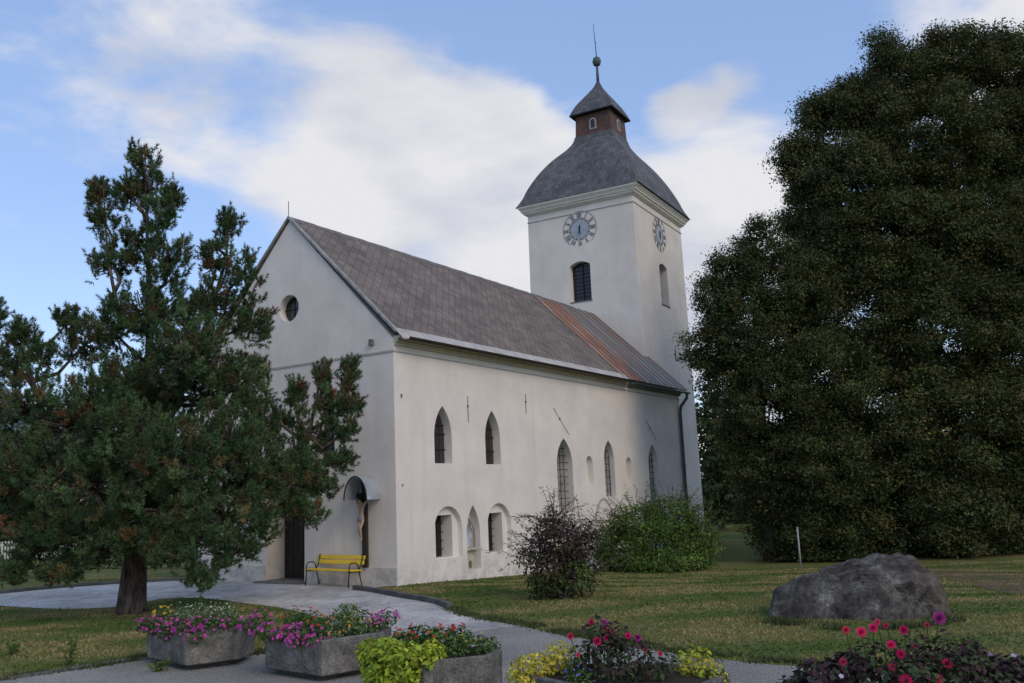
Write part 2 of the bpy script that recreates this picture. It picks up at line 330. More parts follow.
# ------------------------------------------------------------------ church
ch = empty('church', tuple(OC), math.atan2(uD[1], uD[0]), label='white plastered parish church with slate roof and square clock tower', cat='church')
HW, AP = 4.27, 11.60; W2 = 2*HW; NL = 22.1; ZB = -1.6; WT = 7.05
def obj_raw(mb, name, material): return mb.build(name, material)
def boolean(o, cutters):
    for c in cutters:
        md = o.modifiers.new('bool', 'BOOLEAN'); md.operation = 'DIFFERENCE'; md.object = c; md.solver = 'EXACT'
    dg = bpy.context.evaluated_depsgraph_get(); dg.update()
    me = bpy.data.meshes.new_from_object(o.evaluated_get(dg)); o.modifiers.clear(); old = o.data; o.data = me; bpy.data.meshes.remove(old)
    for c in cutters: bpy.data.objects.remove(c)
def arch_poly(a, b, z0, z1, kind='gothic', n=10, rise=None):
    w = b-a; c = (a+b)/2
    if kind == 'rect': return [(a, z0), (b, z0), (b, z1), (a, z1)]
    P = [(a, z0), (b, z0)]
    if kind == 'round':
        r = w/2
        for k in range(n+1): t = math.pi*k/n; P.append((c+r*math.cos(t), z1-r+r*math.sin(t)))
    elif kind == 'segment':
        s = rise or w*.2; r = (w*w/4+s*s)/(2*s); t0 = math.asin(w/2/r)
        for k in range(n+1): t = t0-2*t0*k/n; P.append((c+r*math.sin(t), z1-r+r*math.cos(t)))
    else:                                    # pointed
        h = rise or w*1.0; rr = (w*w/4+h*h)/w
        for k in range(n+1):
            t = math.atan2(h, w/2-(w-rr))*k/n; t = math.acos(max(-1, min(1, (rr-w/2)/rr)))*k/n
            P.append((b-rr+rr*math.cos(t), z1-h+rr*math.sin(t)))
        for k in range(1, n+1):
            t = math.acos(max(-1, min(1, (rr-w/2)/rr)))*(1-k/n)
            P.append((a+rr-rr*math.cos(t), z1-h+rr*math.sin(t)))
    return P
body = MB().prism([(0, ZB), (W2, ZB), (W2, WT), (HW, AP-.10), (0, WT)], 0, 0, NL); bo = body.build('nave_wall', M_wall)
A_ = MB(); B_ = MB()
UW = [(1.86, 2.76, 3.42, 5.20), (4.64, 5.54, 3.40, 5.20)]
for a, b, z0, z1 in UW: A_.prism(arch_poly(a, b, z0, z1, rise=.95), 1, -.4, .32)
LW = [(1.74, 3.19, .55, 2.12), (4.60, 6.03, .50, 2.12)]
for a, b, z0, z1 in LW:
    A_.prism(arch_poly(a, b, z0, z1, 'round'), 1, -.4, .17); c = a+.78-.0
    B_.prism(arch_poly(a+.28, a+1.13, z0+.03, z0+1.30, 'rect'), 1, .05, .62)
TW = [(9.39, 10.61, 1.60, 4.40), (13.36, 14.30, 2.10, 4.42), (17.85, 18.95, 1.45, 4.34)]
for a, b, z0, z1 in TW: A_.prism(arch_poly(a, b, z0, z1, rise=(b-a)*.85), 1, -.4, .75)
for a, b, z0, z1 in [(11.75, 12.31, 2.62, 3.76), (15.45, 16.02, 2.72, 3.74)]: A_.prism(arch_poly(a, b, z0, z1, 'round'), 1, -.4, .24)
A_.prism(arch_poly(3.42, 4.16, .10, 2.10, rise=.9), 1, -.4, .30)
# gable end
nO = 28; A_.prism([(4.30+.44*math.cos(2*math.pi*k/nO), 8.58+.44*math.sin(2*math.pi*k/nO)) for k in range(nO)], 0, -.4, .30)
A_.prism(arch_poly(2.35, 3.02, 3.45, 5.75, 'segment'), 0, -.4, .30); A_.prism(arch_poly(5.55, 6.2, 3.45, 5.75, 'segment'), 0, -.4, .30)
A_.prism(arch_poly(3.62, 5.30, -1, 3.1, 'segment', rise=.3), 0, -.4, .85)
ca = A_.build('cutA', None); cb = B_.build('cutB', None); boolean(bo, [ca, cb]); bo.parent = ch
def glass(poly, ax, d, name='window', m_=M_glass): return MB().prism(poly, ax, d, d+.03).build(name, m_, ch)
for a, b, z0, z1 in UW:
    w = glass(arch_poly(a+.02, b-.02, z0+.02, z1-.02, rise=.93), 1, .285, m_=M_glassl); k = MB()
    for z in (z0+.45, z0+.92, z0+1.2): k.tube([(a, .25, z), (b, .25, z)], .012, 6)
    for x in (a+.3, a+.6): k.tube([(x, .262, z0), (x, .262, z1-.35)], .008, 6)
    k.build('glazing_bar', M_iron, w)
for a, b, z0, z1 in LW:
    w = glass(arch_poly(a+.29, a+1.12, z0+.04, z0+1.29, 'rect'), 1, .585); k = MB()
    for i in range(1, 5): k.tube([(a+.28, .52, z0+i*.26), (a+1.13, .52, z0+i*.26)], .011, 6)
    for x in (a+.42, a+.56, a+.70, a+.84, a+.98): k.tube([(x, .50, z0+.03), (x, .50, z0+1.3)], .009, 6)
    k.build('window_bars', M_iron, w)
for a, b, z0, z1 in TW:
    w = glass(arch_poly(a+.02, b-.02, z0+.02, z1-.02, rise=(b-a)*.83), 1, .715, m_=M_glassl); k = MB()
    n_ = int((z1-z0-.3)/.27)
    for i in range(1, n_+1): k.tube([(a+.0, .22, z0+i*.27), (b, .22, z0+i*.27)], .012, 6)
    for x in (a+.3, a+.62, a+.92): k.tube([(x, .23, z0), (x, .23, z1-.3)], .013, 6)
    k.build('window_bars', M_iron, w)
w = glass([(4.30+.42*math.cos(2*math.pi*k/nO), 8.58+.42*math.sin(2*math.pi*k/nO)) for k in range(nO)], 0, .265, 'round_window'); 
MB().tube([(.24, 3.88, 8.58), (.24, 4.72, 8.58)], .012, 6).tube([(.24, 4.30, 8.16), (.24, 4.30, 9.0)], .012, 6).build('glazing_bar', M_iron, w)
for a, b in ((2.35, 3.02), (5.55, 6.2)):
    w = glass(arch_poly(a+.01, b-.01, 3.46, 5.74, 'segment'), 0, .26); k = MB()
    for z in (4.0, 4.55, 5.1): k.tube([(.24, a, z), (.24, b, z)], .014, 6)
    k.tube([(.24, (a+b)/2, 3.45), (.24, (a+b)/2, 5.7)], .014, 6).build('glazing_bar', M_iron, w)
# door: two board leaves deep in the opening
d = MB()
for i in range(8): d.box((.76+.008*(i % 2), 3.63+i*.208, -.2), (.82, 3.63+(i+1)*.208-.012, 2.75))
dr = d.build('door', M_dark, ch, bevel=.004); MB().tube([(.74, 4.30, 1.05), (.70, 4.30, 1.05), (.70, 4.40, 1.05)], .012, 6).build('handle', M_iron, dr)
MB().box((-.35, 3.5, .0), (.75, 5.5, .06)).build('door_step', M_greywood, ch, bevel=.01)
# plinth at the gable, with a short return
MB().box((-.06, -.03, ZB), (-.002, 3.58, .51)).build('plinth', M_plinth, ch, bevel=.012); MB().box((-.06, 5.34, ZB), (-.002, W2, .51)).build('plinth', M_plinth, ch, bevel=.012)
# string courses
MB().box((-.025, -.02, 6.66), (-.002, W2, 6.72)).box((-.025, -.022, 6.66), (NL, -.002, 6.70)).build('string_course', M_line, ch)
# eaves cornice on the long side (stepped)
cn = MB(); prof = [(-.002, 6.86), (-.07, 6.86), (-.07, 6.93), (-.15, 6.97), (-.15, 7.03), (-.24, 7.07), (-.24, 7.13), (-.002, 7.13)]
cn.prism(prof, 0, 0.02, 15.95); cn.build('eaves_cornice', M_trim2, ch)
MB().prism([(-.002, 6.84), (-.09, 6.84), (-.2, 7.0), (-.002, 7.0)], 0, 15.97, NL-.02).build('eaves_board', M_greywood, ch)
# nave roof: planes with UV in metres
def roof_plane(name, x0, x1, mat_, ylo, thick=.07, both=True, lift=0.0, rid=0.0):
    sl_ = (AP-7.13)/(HW+.30); zz = lambda y: 7.13+sl_*(y+.30)+lift
    o_ = []
    bm = bmesh.new(); uvl = bm.loops.layers.uv.new('UVMap')
    def quad(ps, uvs):
        f = bm.faces.new([bm.verts.new(p) for p in ps])
        for lp, q in zip(f.loops, uvs): lp[uvl].uv = q
    Lr = math.hypot(HW-ylo, zz(HW)-zz(ylo)); nx = max(1, int((x1-x0)/1.0))
    for i in range(nx):
        a = x0+(x1-x0)*i/nx; b = x0+(x1-x0)*(i+1)/nx
        quad([(a, ylo, zz(ylo)), (b, ylo, zz(ylo)), (b, HW, zz(HW)), (a, HW, zz(HW))], [(a, 0), (b, 0), (b, Lr), (a, Lr)])
        if both: quad([(b, W2-ylo, zz(ylo)), (a, W2-ylo, zz(ylo)), (a, HW, zz(HW)), (b, HW, zz(HW))], [(b, 0), (a, 0), (a, Lr), (b, Lr)])
    bmesh.ops.remove_doubles(bm, verts=bm.verts, dist=.001); me = bpy.data.meshes.new(name); bm.to_mesh(me); bm.free(); me.materials.append(mat_)
    o = bpy.data.objects.new(name, me); C.objects.link(o); o.parent = ch
    md = o.modifiers.new('s', 'SOLIDIFY'); md.thickness = thick; md.offset = -1
    return o, zz
ro, zr = roof_plane('nave_roof', -.05, 15.2, M_slate, -.12)
r2, _ = roof_plane('rust_strip', 15.2, 17.5, M_rust, -.28, lift=.01)
r3, _ = roof_plane('sheet_metal_roof', 17.5, 22.55, M_sheet, -.30, lift=.012)
# standing seams
k = MB()
for x in (15.22, 15.85, 16.4, 16.95, 17.5, 18.25, 18.8, 19.3, 20.0, 20.7, 21.4, 22.0, 22.5):
    k.prism([(x-.02, 0), (x+.02, 0), (x+.02, .05), (x-.02, .05)], 1, 0, 1)
    vs0 = k.v[-8:]; k.v[-8:] = [(p[0], -.28+(HW+.28)*p[1], zr(-.28+(HW+.28)*p[1])+.0+p[2]) for p in vs0]
k.build('roof_seam', M_sheet, r3)
# eave metal band on the slates, ridge cap, verge flashing
e = MB(); e.prism([(-.42, zr(-.42)-.02), (-.08, zr(-.08)+.012), (-.08, zr(-.08)+.03), (-.42, zr(-.42)+.02)], 0, -.06, 15.65); e.build('eave_flashing', M_lightmetal, ch)
gt = MB(); n_ = 9; arc = [(-.47+.085*math.cos(math.pi+math.pi*i/n_), 7.06+.085*math.sin(math.pi+math.pi*i/n_)) for i in range(n_+1)]; arc2 = [(-.47+.075*math.cos(math.pi+math.pi*i/n_), 7.06+.075*math.sin(math.pi+math.pi*i/n_)) for i in range(n_, -1, -1)]
gt.prism(arc+arc2, 0, 0.1, 15.7); gt.build('gutter', M_dark, ch)
gt = MB(); arc = [(p[0]+.10, p[1]-.05) for p in arc]; arc2 = [(p[0]+.10, p[1]-.05) for p in arc2]; gt.prism(arc+arc2, 0, 15.9, 22.6); gt.build('gutter', M_copper, ch)
rc = MB()
for i in range(46):
    x0 = -.08+i*.42; rc.prism([(HW-.13, zr(HW-.13)+.012), (HW, zr(HW)+.045+.006*(i % 3)), (HW+.13, zr(HW-.13)+.012), (HW, zr(HW)+.0)], 0, x0, x0+.41)
rc.build('ridge_cap', M_greywood, ch)
vg = MB()
for s_ in (0, 1):
    P = [(-.14, zr(-.14)), (HW, zr(HW)+.01)]
    q = [(y if not s_ else W2-y, z) for y, z in P]
    vg.add([(-.09, q[0][0], q[0][1]-.06), (-.09, q[1][0], q[1][1]-.06), (-.09, q[1][0], q[1][1]+.03), (-.09, q[0][0], q[0][1]+.03),
            (.06, q[0][0], q[0][1]-.09), (.06, q[1][0], q[1][1]-.09), (.06, q[1][0], q[1][1]+.03), (.06, q[0][0], q[0][1]+.03)],
           [(0, 1, 2, 3), (7, 6, 5, 4), (0, 4, 5, 1), (3, 2, 6, 7), (0, 3, 7, 4), (1, 5, 6, 2)])
vg.build('verge_flashing', M_verge, ch)
MB().tube([(-.05, HW, AP), (-.05, HW, AP+.55)], .012, 6).build('lightning_rod', M_iron, ch)
dp = MB(); dp.tube([(22.3, -.36, 6.98), (22.3, -.36, 6.75), (22.05, -.10, 6.3), (21.95, -.09, 6.0), (21.95, -.09, 2.2), (21.98, -.09, 1.8), (21.98, -.09, -1.2)], .075, 10)
dpo = dp.build('downspout', M_copper, ch, smooth=True)
k = MB()
for z in (5.6, 3.4, 1.0): MB().tube([(21.95, -.09, z-.03), (21.95, -.09, z+.03)], .09, 10).build('pipe_clip', M_copper, dpo)
# iron wall ties and small fittings
for a, b in (((3.67, 5.60), (3.67, 4.76)), ((7.30, 5.92), (7.28, 5.2)), ((9.3, 5.53), (10.4, 4.56)), ((17.84, 5.45), (18.85, 4.54))):
    MB().tube([(a[0], -.03, a[1]), (b[0], -.03, b[1])], .010, 6).box((a[0]*.6+b[0]*.4-.025, -.05, a[1]*.6+b[1]*.4-.03), (a[0]*.6+b[0]*.4+.025, -.002, a[1]*.6+b[1]*.4+.03)).build('wall_tie', M_rusty, ch)
for x, z, s_ in ((.31, 5.4, .035), (.28, 2.8, .02)): MB().box((x-s_*.6, -.04, z-s_*2), (x+s_*.6, -.002, z+s_)).build('wall_bracket', M_rusty, ch)
MB().box((-.12, .73, 6.93), (-.002, .86, 7.12)).build('wall_lamp', M_greywood, ch, bevel=.02)
# painted pointed mark behind the shrub: old portal outline in low relief
pa = arch_poly(12.25, 13.9, -1.2, 2.08, rise=.95); pb = arch_poly(12.33, 13.82, -1.2, 2.0, rise=.9)
k = MB()
for i in range(1, len(pa)-1):
    k.add([(pa[i][0], -.03, pa[i][1]), (pa[i+1][0], -.03, pa[i+1][1]), (pb[i+1][0], -.03, pb[i+1][1]), (pb[i][0], -.03, pb[i][1]), (pa[i][0], .01, pa[i][1]), (pa[i+1][0], .01, pa[i+1][1]), (pb[i+1][0], .01, pb[i+1][1]), (pb[i][0], .01, pb[i][1])],
          [(0, 1, 2, 3), (7, 6, 5, 4), (0, 4, 5, 1), (3, 2, 6, 7), (0, 3, 7, 4), (1, 5, 6, 2)])
k.build('portal_outline', M_line, ch)
# niche tabernacle
k = MB(); k.box((3.44, .10, .70), (4.14, .29, .76)); k.box((3.44, .27, .14), (4.14, .295, .70))
nt_ = k.build('niche_shelf', mat('niche_stone', (.45, .42, .33), .9, var=.2, vscale=5), ch)
MB().prism(arch_poly(3.55, 4.05, .80, 1.75, rise=.5), 1, .255, .295).build('niche_picture', mat('niche_paint', (.38, .42, .47), .9, var=.3, vscale=6), ch)
k = MB(); k.tube([(3.48, .2, .76), (3.48, .2, 1.35), (3.80, .2, 1.72), (4.10, .2, 1.35), (4.10, .2, .76)], .022, 6); k.tube([(3.62, .18, 1.3), (3.80, .18, 1.52), (3.97, .18, 1.3)], .018, 6); k.tube([(3.80, .2, 1.70), (3.80, .2, 1.93)], .018, 6)
k.build('niche_tracery', M_rusty, ch)
for x in (3.66, 3.90):
    MB().lathe([(.0, .13), (.035, .16), (.05, .3), (.03, .36), (.0, .38)], (x, .22, .0), 8).build('candle_jar', M_rusty, nt_)

# tower (its own slight turn against the nave)
TA = R(2.34); tx = np.array([math.cos(TA), math.sin(TA)]); ty = np.array([-math.sin(TA), math.cos(TA)]); K0 = np.array([21.94, 1.70]); TX, TY = 7.50, 6.36
cen = K0+tx*TX/2+ty*TY/2
tw = Matrix(((tx[0], ty[0], 0, cen[0]), (tx[1], ty[1], 0, cen[1]), (0, 0, 1, 0), (0, 0, 0, 1)))
def frust(mb, h0, z0, h1, z1):
    """square frustum with half sizes (hx,hy)"""
    vs = [(sx*h0[0], sy*h0[1], z0) for sx, sy in ((-1, -1), (1, -1), (1, 1), (-1, 1))]+[(sx*h1[0], sy*h1[1], z1) for sx, sy in ((-1, -1), (1, -1), (1, 1), (-1, 1))]
    mb.add(vs, [(3, 2, 1, 0), (4, 5, 6, 7), (0, 1, 5, 4), (1, 2, 6, 5), (2, 3, 7, 6), (3, 0, 4, 7)])
def place(o): o.matrix_local = tw; return o
hx, hy = TX/2, TY/2
t_ = MB(); frust(t_, (hx+.14, hy+.10), -1.8, (hx, hy), 17.9); to = t_.build('tower_wall', M_wall)
q = MB(); q.prism(arch_poly(-.50, .73, 12.42, 14.62, 'segment', rise=.22), 0, -hx-.6, -hx+.42)      # belfry opening towards the nave
q.prism(arch_poly(-.48, .76, 12.35, 14.72, 'segment', rise=.2), 1, -hy-.6, -hy+.55)
boolean(to, [q.build('c', None)]); to.parent = ch; place(to)
def louv(poly, ax, d, horiz):
    w_ = MB().prism(poly, ax, d, d+.03).build('belfry_opening', M_glass, ch); place(w_); return w_
w_ = louv(arch_poly(-.49, .72, 12.43, 14.60, 'segment', rise=.22), 0, -hx+.36, 1)
k = MB()
for i in range(10): k.box((-hx+.31, -.48, 12.5+i*.21), (-hx+.36, .71, 12.515+i*.21))
k.box((-hx+.30, .09, 12.43), (-hx+.34, .13, 14.55)); k.build('louvre', M_iron, w_)
w_ = louv(arch_poly(-.47, .75, 12.36, 14.70, 'segment', rise=.2), 1, -hy+.50, 1)
k = MB()
for i in range(10): k.box((-.46, -hy+.42, 12.45+i*.22), (.74, -hy+.50, 12.465+i*.22))
k.build('louvre', M_iron, w_)
place(MB().box((-hx-.07, -.54, 12.36), (-hx+.1, .77, 12.42)).build('window_ledge', M_greywood, ch)); place(MB().box((-.53, -hy-.07, 12.29), (.80, -hy+.1, 12.35)).build('window_ledge', M_greywood, ch))
place(MB().box((1.05, -hy-.08, 9.3), (1.17, -hy+.02, 10.0)).build('slit_window', M_glass, ch))
def ring(mb, o, i, z0, z1):       # square ring: outer half sizes o, inner i
    for a, b in (((-o[0], -o[1]), (o[0], -i[1])), ((-o[0], i[1]), (o[0], o[1])), ((-o[0], -i[1]), (-i[0], i[1])), ((i[0], -i[1]), (o[0], i[1]))):
        mb.box((a[0], a[1], z0), (b[0], b[1], z1))
k = MB(); ring(k, (hx+.035, hy+.035), (hx-.1, hy-.1), 17.33, 17.38); place(k.build('tower_band', M_line, ch))
k = MB(); z = 17.72
for o1, o2, h in ((.04, .20, .12), (.20, .22, .10), (.28, .30, .07), (.30, .40, .13), (.42, .44, .09)):
    frust(k, (hx+o1, hy+o1), z, (hx+o2, hy+o2), z+h); z += h+.002
place(k.build('tower_cornice', M_trim, ch))
ZC = z
# curved roof
def prof_roof(name, prof, mat_, sub=3, parent=None):
    bm = bmesh.new(); uvl = bm.loops.layers.uv.new('UVMap'); s_ = 0; prev = None
    P = []
    for i in range(len(prof)-1):
        for k_ in range(sub):
            t = k_/sub; p0 = prof[max(i-1, 0)]; p1 = prof[i]; p2 = prof[i+1]; p3 = prof[min(i+2, len(prof)-1)]
            P.append(tuple(.5*((2*p1[j])+(-p0[j]+p2[j])*t+(2*p0[j]-5*p1[j]+4*p2[j]-p3[j])*t*t+(-p0[j]+3*p1[j]-3*p2[j]+p3[j])*t**3) for j in range(3)))
    P.append(prof[-1])
    for i in range(len(P)-1):
        a, b = P[i], P[i+1]; ds = math.hypot(a[0]-b[0], a[2]-b[2])
        for c0, c1 in (((-1, -1), (1, -1)), ((1, -1), (1, 1)), ((1, 1), (-1, 1)), ((-1, 1), (-1, -1))):
            ps = [(c0[0]*a[0], c0[1]*a[1], a[2]), (c1[0]*a[0], c1[1]*a[1], a[2]), (c1[0]*b[0], c1[1]*b[1], b[2]), (c0[0]*b[0], c0[1]*b[1], b[2])]
            if b[0] < .01: ps = ps[:3]
            f = bm.faces.new([bm.verts.new(p) for p in ps]); wa, wb = (a[0], b[0]) if c0[1] == c1[1] else (a[1], b[1])
            us = [(-wa, s_), (wa, s_), (wb, s_+ds), (-wb, s_+ds)]
            for lp, q_ in zip(f.loops, us): lp[uvl].uv = q_
        s_ += ds
    bmesh.ops.remove_doubles(bm, verts=bm.verts, dist=.002)
    me = bpy.data.meshes.new(name); bm.to_mesh(me); bm.free(); me.materials.append(mat_); o = bpy.data.objects.new(name, me); C.objects.link(o); o.parent = ch; place(o); return o
ex = .16
rp = [(3.92, 18.24), (3.62, 18.78), (3.40, 19.35), (2.97, 20.20), (2.47, 20.98), (2.05, 21.50), (1.62, 21.98), (1.30, 22.45), (1.18, 22.85)]
def sc_(r): f_ = (r-1.1)/2.8; return (r+(ex+.10)*f_, r-(ex+.06)*f_)
tr_ = prof_roof('tower_roof', [(*sc_(r), z) for r, z in rp], M_shingle)
k = MB(); ring(k, (sc_(3.92)[0]+.03, sc_(3.92)[1]+.03), (3.3, 3.2), ZC+.004, 18.24+.01); place(k.build('roof_edge', M_iron, ch))
k = MB(); frust(k, (1.15, 1.15), 22.7, (1.09, 1.09), 24.25); la = k.build('lantern', M_shingle_w, ch); place(la)
me = la.data; uvl = me.uv_layers.new(name='UVMap')
for p in me.polygons:
    for li in p.loop_indices:
        v0 = me.vertices[me.loops[li].vertex_index].co; uvl.data[li].uv = (v0.x+v0.y, v0.z)
for sx, sy in ((-1, 0), (0, -1), (1, 0), (0, 1)):
    f_ = MB(); g_ = MB()
    po = arch_poly(-.22, .22, 23.12, 23.82, 'round', 8); pi_ = arch_poly(-.13, .13, 23.20, 23.73, 'round', 8)
    def wr(mb, poly, a, b): mb.prism(poly, 0 if sx else 1, *( (s0*a, s0*b)))
    s0 = sx+sy
    wr(f_, po, 1.05, 1.16); wr(g_, pi_, 1.162, 1.17)
    fo = place(f_.build('lantern_window', M_frame, ch)); gg = g_.build('pane', M_glass, fo)
lr = prof_roof('lantern_roof', [(1.37, 1.37, 24.18), (1.27, 1.27, 24.42), (1.06, 1.06, 24.85), (.80, .80, 25.25), (.42, .42, 25.80), (.18, .18, 26.2), (.05, .05, 26.6)], M_shingle)
k = MB(); k.box((-1.38, -1.38, 24.12), (1.38, 1.38, 24.19)); place(k.build('lantern_eave', M_iron, ch))
k = MB(); k.lathe([(.09, 26.45), (.085, 27.0), (.06, 27.6)], n=10); k.lathe([(.07, 27.5), (.2, 27.58), (.27, 27.8), (.2, 28.03), (.07, 28.1)], n=16); place(k.build('finial', M_copper, ch, smooth=True))
k = MB(); k.tube([(0, 0, 28.0), (-.03, 0, 28.6), (-.08, 0, 29.1), (-.15, 0, 29.6), (-.17, 0, 30.2)], [.03, .025, .022, .018, .012], 6)
k.tube([(-.18, -.08, 29.0), (0.0, .0, 29.0)], .012, 6).tube([(-.22, -.05, 29.4), (-.02, .05, 29.4)], .012, 6); place(k.build('spire_rod', M_iron, ch))
# clocks
NUM = ['XII', 'I', 'II', 'III', 'IV', 'V', 'VI', 'VII', 'VIII', 'IX', 'X', 'XI']
def clock(side):
    rad_ = 1.02; par = MB(); n = 40
    def P3(a, b, o):                    # a across (to the reader's right), b up, o out from the wall
        if side == 'nave': return (-hx-o+.0, cc-a, 16.42+b)
        return (cc+a, -hy-o, 16.40+b)
    cc = 0.0 if side == 'nave' else -.05
    def seg(mb, p, q, w, o=.02, h=.012):
        p = np.array(p); q = np.array(q); d_ = (q-p)/np.linalg.norm(q-p); nn = np.array([-d_[1], d_[0]])*w/2
        c4 = [p+nn, p-nn, q-nn, q+nn]; mb.add([P3(*c, o) for c in c4]+[P3(*c, o+h) for c in c4], [(0, 1, 2, 3), (7, 6, 5, 4), (0, 4, 5, 1), (3, 2, 6, 7), (0, 3, 7, 4), (1, 5, 6, 2)])
    def ringm(mb, r0, r1, o, h=.012):
        for i in range(n):
            t0, t1 = 2*math.pi*i/n, 2*math.pi*(i+1)/n; c4 = [(r*math.cos(t), r*math.sin(t)) for r, t in ((r0, t0), (r1, t0), (r1, t1), (r0, t1))]
            mb.add([P3(*c, o) for c in c4]+[P3(*c, o+h) for c in c4], [(0, 1, 2, 3), (7, 6, 5, 4), (0, 4, 5, 1), (3, 2, 6, 7), (0, 3, 7, 4), (1, 5, 6, 2)])
    disc = MB(); disc.add([P3(.52*math.cos(2*math.pi*i/n), .52*math.sin(2*math.pi*i/n), .02) for i in range(n)]+[P3(.52*math.cos(2*math.pi*i/n), .52*math.sin(2*math.pi*i/n), .0-.04) for i in range(n)], [tuple(range(n))]+[(i, i+n, (i+1) % n+n, (i+1) % n) for i in range(n)])
    f_ = disc.build('clock_face', M_clock, ch); place(f_)
    r_ = MB(); ringm(r_, rad_-.04, rad_, .004); r_.build('clock_ring', M_clockl, f_); r_ = MB(); ringm(r_, .60, .64, .004); r_.build('clock_ring', M_clockl, f_)
    for i, s in enumerate(NUM):
        nm = MB()
        th = math.pi/2-2*math.pi*i/12; rd = np.array([math.cos(th), math.sin(th)]); tg = np.array([rd[1], -rd[0]])
        adv = {'I': .075, 'V': .13, 'X': .13}; tot = sum(adv[c] for c in s); x = -tot/2
        T = lambda a, b: rd*(.67+b*.27)+tg*a
        for c in s:
            w_ = adv[c]; a = x+.012; b = x+w_-.012
            if c == 'I': seg(nm, T((a+b)/2, 0), T((a+b)/2, 1), .042)
            if c == 'V': seg(nm, T(a, 1), T((a+b)/2, 0), .042); seg(nm, T(b, 1), T((a+b)/2, 0), .03, .021)
            if c == 'X': seg(nm, T(a, 1), T(b, 0), .042); seg(nm, T(b, 1), T(a, 0), .03, .021)
            x += w_
        nm.build('numeral', M_clockl, f_)
    dt = MB()
    for i in range(24):
        th = 2*math.pi*(i+.5)/24; c = np.array([math.cos(th), math.sin(th)])*.56; rr_ = .035 if i % 2 else .055
        dt.add([P3(c[0]+rr_*math.cos(2*math.pi*k_/8), c[1]+rr_*math.sin(2*math.pi*k_/8), .034) for k_ in range(8)]+[P3(c[0]+rr_*math.cos(2*math.pi*k_/8), c[1]+rr_*math.sin(2*math.pi*k_/8), .0) for k_ in range(8)], [tuple(range(8))]+[(j, j+8, (j+1) % 8+8, (j+1) % 8) for j in range(8)])
    dt.build('dial_ornament', M_clockl, f_)
    hd = MB(); seg(hd, (0, -.2), (.02, .22), .07, .05); hd.build('hour_hand', M_iron, f_)
    hd = MB(); seg(hd, (0, .15), (.01, -.30), .05, .07); hd.build('minute_hand', M_iron, f_)
clock('nave'); clock('side')

# ------------------------------------------------------------------ canopy + crucifix on the gable wall
def chw(p): return ch.matrix_basis @ Vector(p)
bpy.context.view_layer.update()
cc = .99; rr = .43; n = 14; cz = 2.42
k = MB()
for i in range(n):
    t0, t1 = math.pi*i/n, math.pi*(i+1)/n
    for (ra, rb) in ((rr, rr-.02),):
        c8 = []
        for x in (-.004, -.62):
            for r_, t in ((ra, t0), (ra, t1), (rb, t1), (rb, t0)): c8.append((x, cc+r_*math.cos(t), cz+r_*1.55*math.sin(t)))
        k.add(c8, [(3, 2, 1, 0), (4, 5, 6, 7), (0, 1, 5, 4), (1, 2, 6, 5), (2, 3, 7, 6), (3, 0, 4, 7)])
k.build('canopy', M_zinc, ch, smooth=False)
k = MB(); k.tube([(-.62, cc+rr*math.cos(math.pi*i/n), cz+rr*1.55*math.sin(math.pi*i/n)) for i in range(n+1)], .022, 6); k.build('canopy_rim', M_iron, ch)
cr = empty('crucifix', tuple(chw((-.1, cc+.13, .5))), ch.rotation_euler[2], label='wooden crucifix under the curved metal canopy beside the yellow bench', cat='crucifix')
bpy.context.view_layer.update()
MB().box((-.02, -.085, .0), (.08, .085, 2.45)).build('cross_post', M_dark, cr, bevel=.008)
MB().box((-.03, -.40, 1.98), (.09, -.087, 2.12)).box((-.03, .087, 1.98), (.09, .40, 2.12)).box((-.035, -.087, 1.98), (-.022, .087, 2.12)).build('cross_beam', M_dark, cr, bevel=.008)
def skin(name, pts, edges, rad_, material, parent, sub=2):
    me = bpy.data.meshes.new(name); me.from_pydata([tuple(p) for p in pts], edges, []); me.update(); o = bpy.data.objects.new(name, me); C.objects.link(o)
    o.modifiers.new('skin', 'SKIN'); sm = o.modifiers.new('sub', 'SUBSURF'); sm.levels = sub; sm.render_levels = sub
    for i, r_ in enumerate(rad_):
        sv = me.skin_vertices[0].data[i]; sv.radius = (r_, r_) if not hasattr(r_, '__len__') else r_
    me.skin_vertices[0].data[0].use_root = True
    dg = bpy.context.evaluated_depsgraph_get(); dg.update(); m2 = bpy.data.meshes.new_from_object(o.evaluated_get(dg)); o.modifiers.clear(); o.data = m2
    m2.materials.clear(); m2.materials.append(material); m2.polygons.foreach_set('use_smooth', [True]*len(m2.polygons)); o.parent = parent; return o
M_skin = mat('carved_skin', (.40, .29, .21), .6, var=.12, vscale=8)
x_ = -.13
pts = [(x_, 0, 1.22), (x_-.01, 0, 1.42), (x_-.01, 0, 1.62), (x_, 0, 1.74), (x_-.04, .03, 1.80), (x_-.08, .06, 1.90),       # pelvis, waist, chest, neck, head
       (x_, .13, 1.72), (x_+.03, .30, 1.86), (x_+.06, .46, 2.02), (x_+.06, .50, 2.07), (x_, -.13, 1.72), (x_+.03, -.30, 1.86), (x_+.06, -.46, 2.02), (x_+.06, -.50, 2.07),
       (x_, .06, 1.12), (x_-.10, .05, .84), (x_, .03, .50), (x_-.06, .03, .40), (x_, -.06, 1.12), (x_-.12, -.03, .84), (x_-.03, -.02, .50), (x_-.09, -.02, .40)]
ed = [(0, 1), (1, 2), (2, 3), (3, 4), (4, 5), (2, 6), (6, 7), (7, 8), (8, 9), (2, 10), (10, 11), (11, 12), (12, 13), (0, 14), (14, 15), (15, 16), (16, 17), (0, 18), (18, 19), (19, 20), (20, 21)]
rd = [(.11, .08), (.095, .07), (.13, .09), .05, .07, .075, .055, .04, .03, .035, .055, .04, .03, .035, .075, .055, .035, .03, .075, .055, .035, .03]
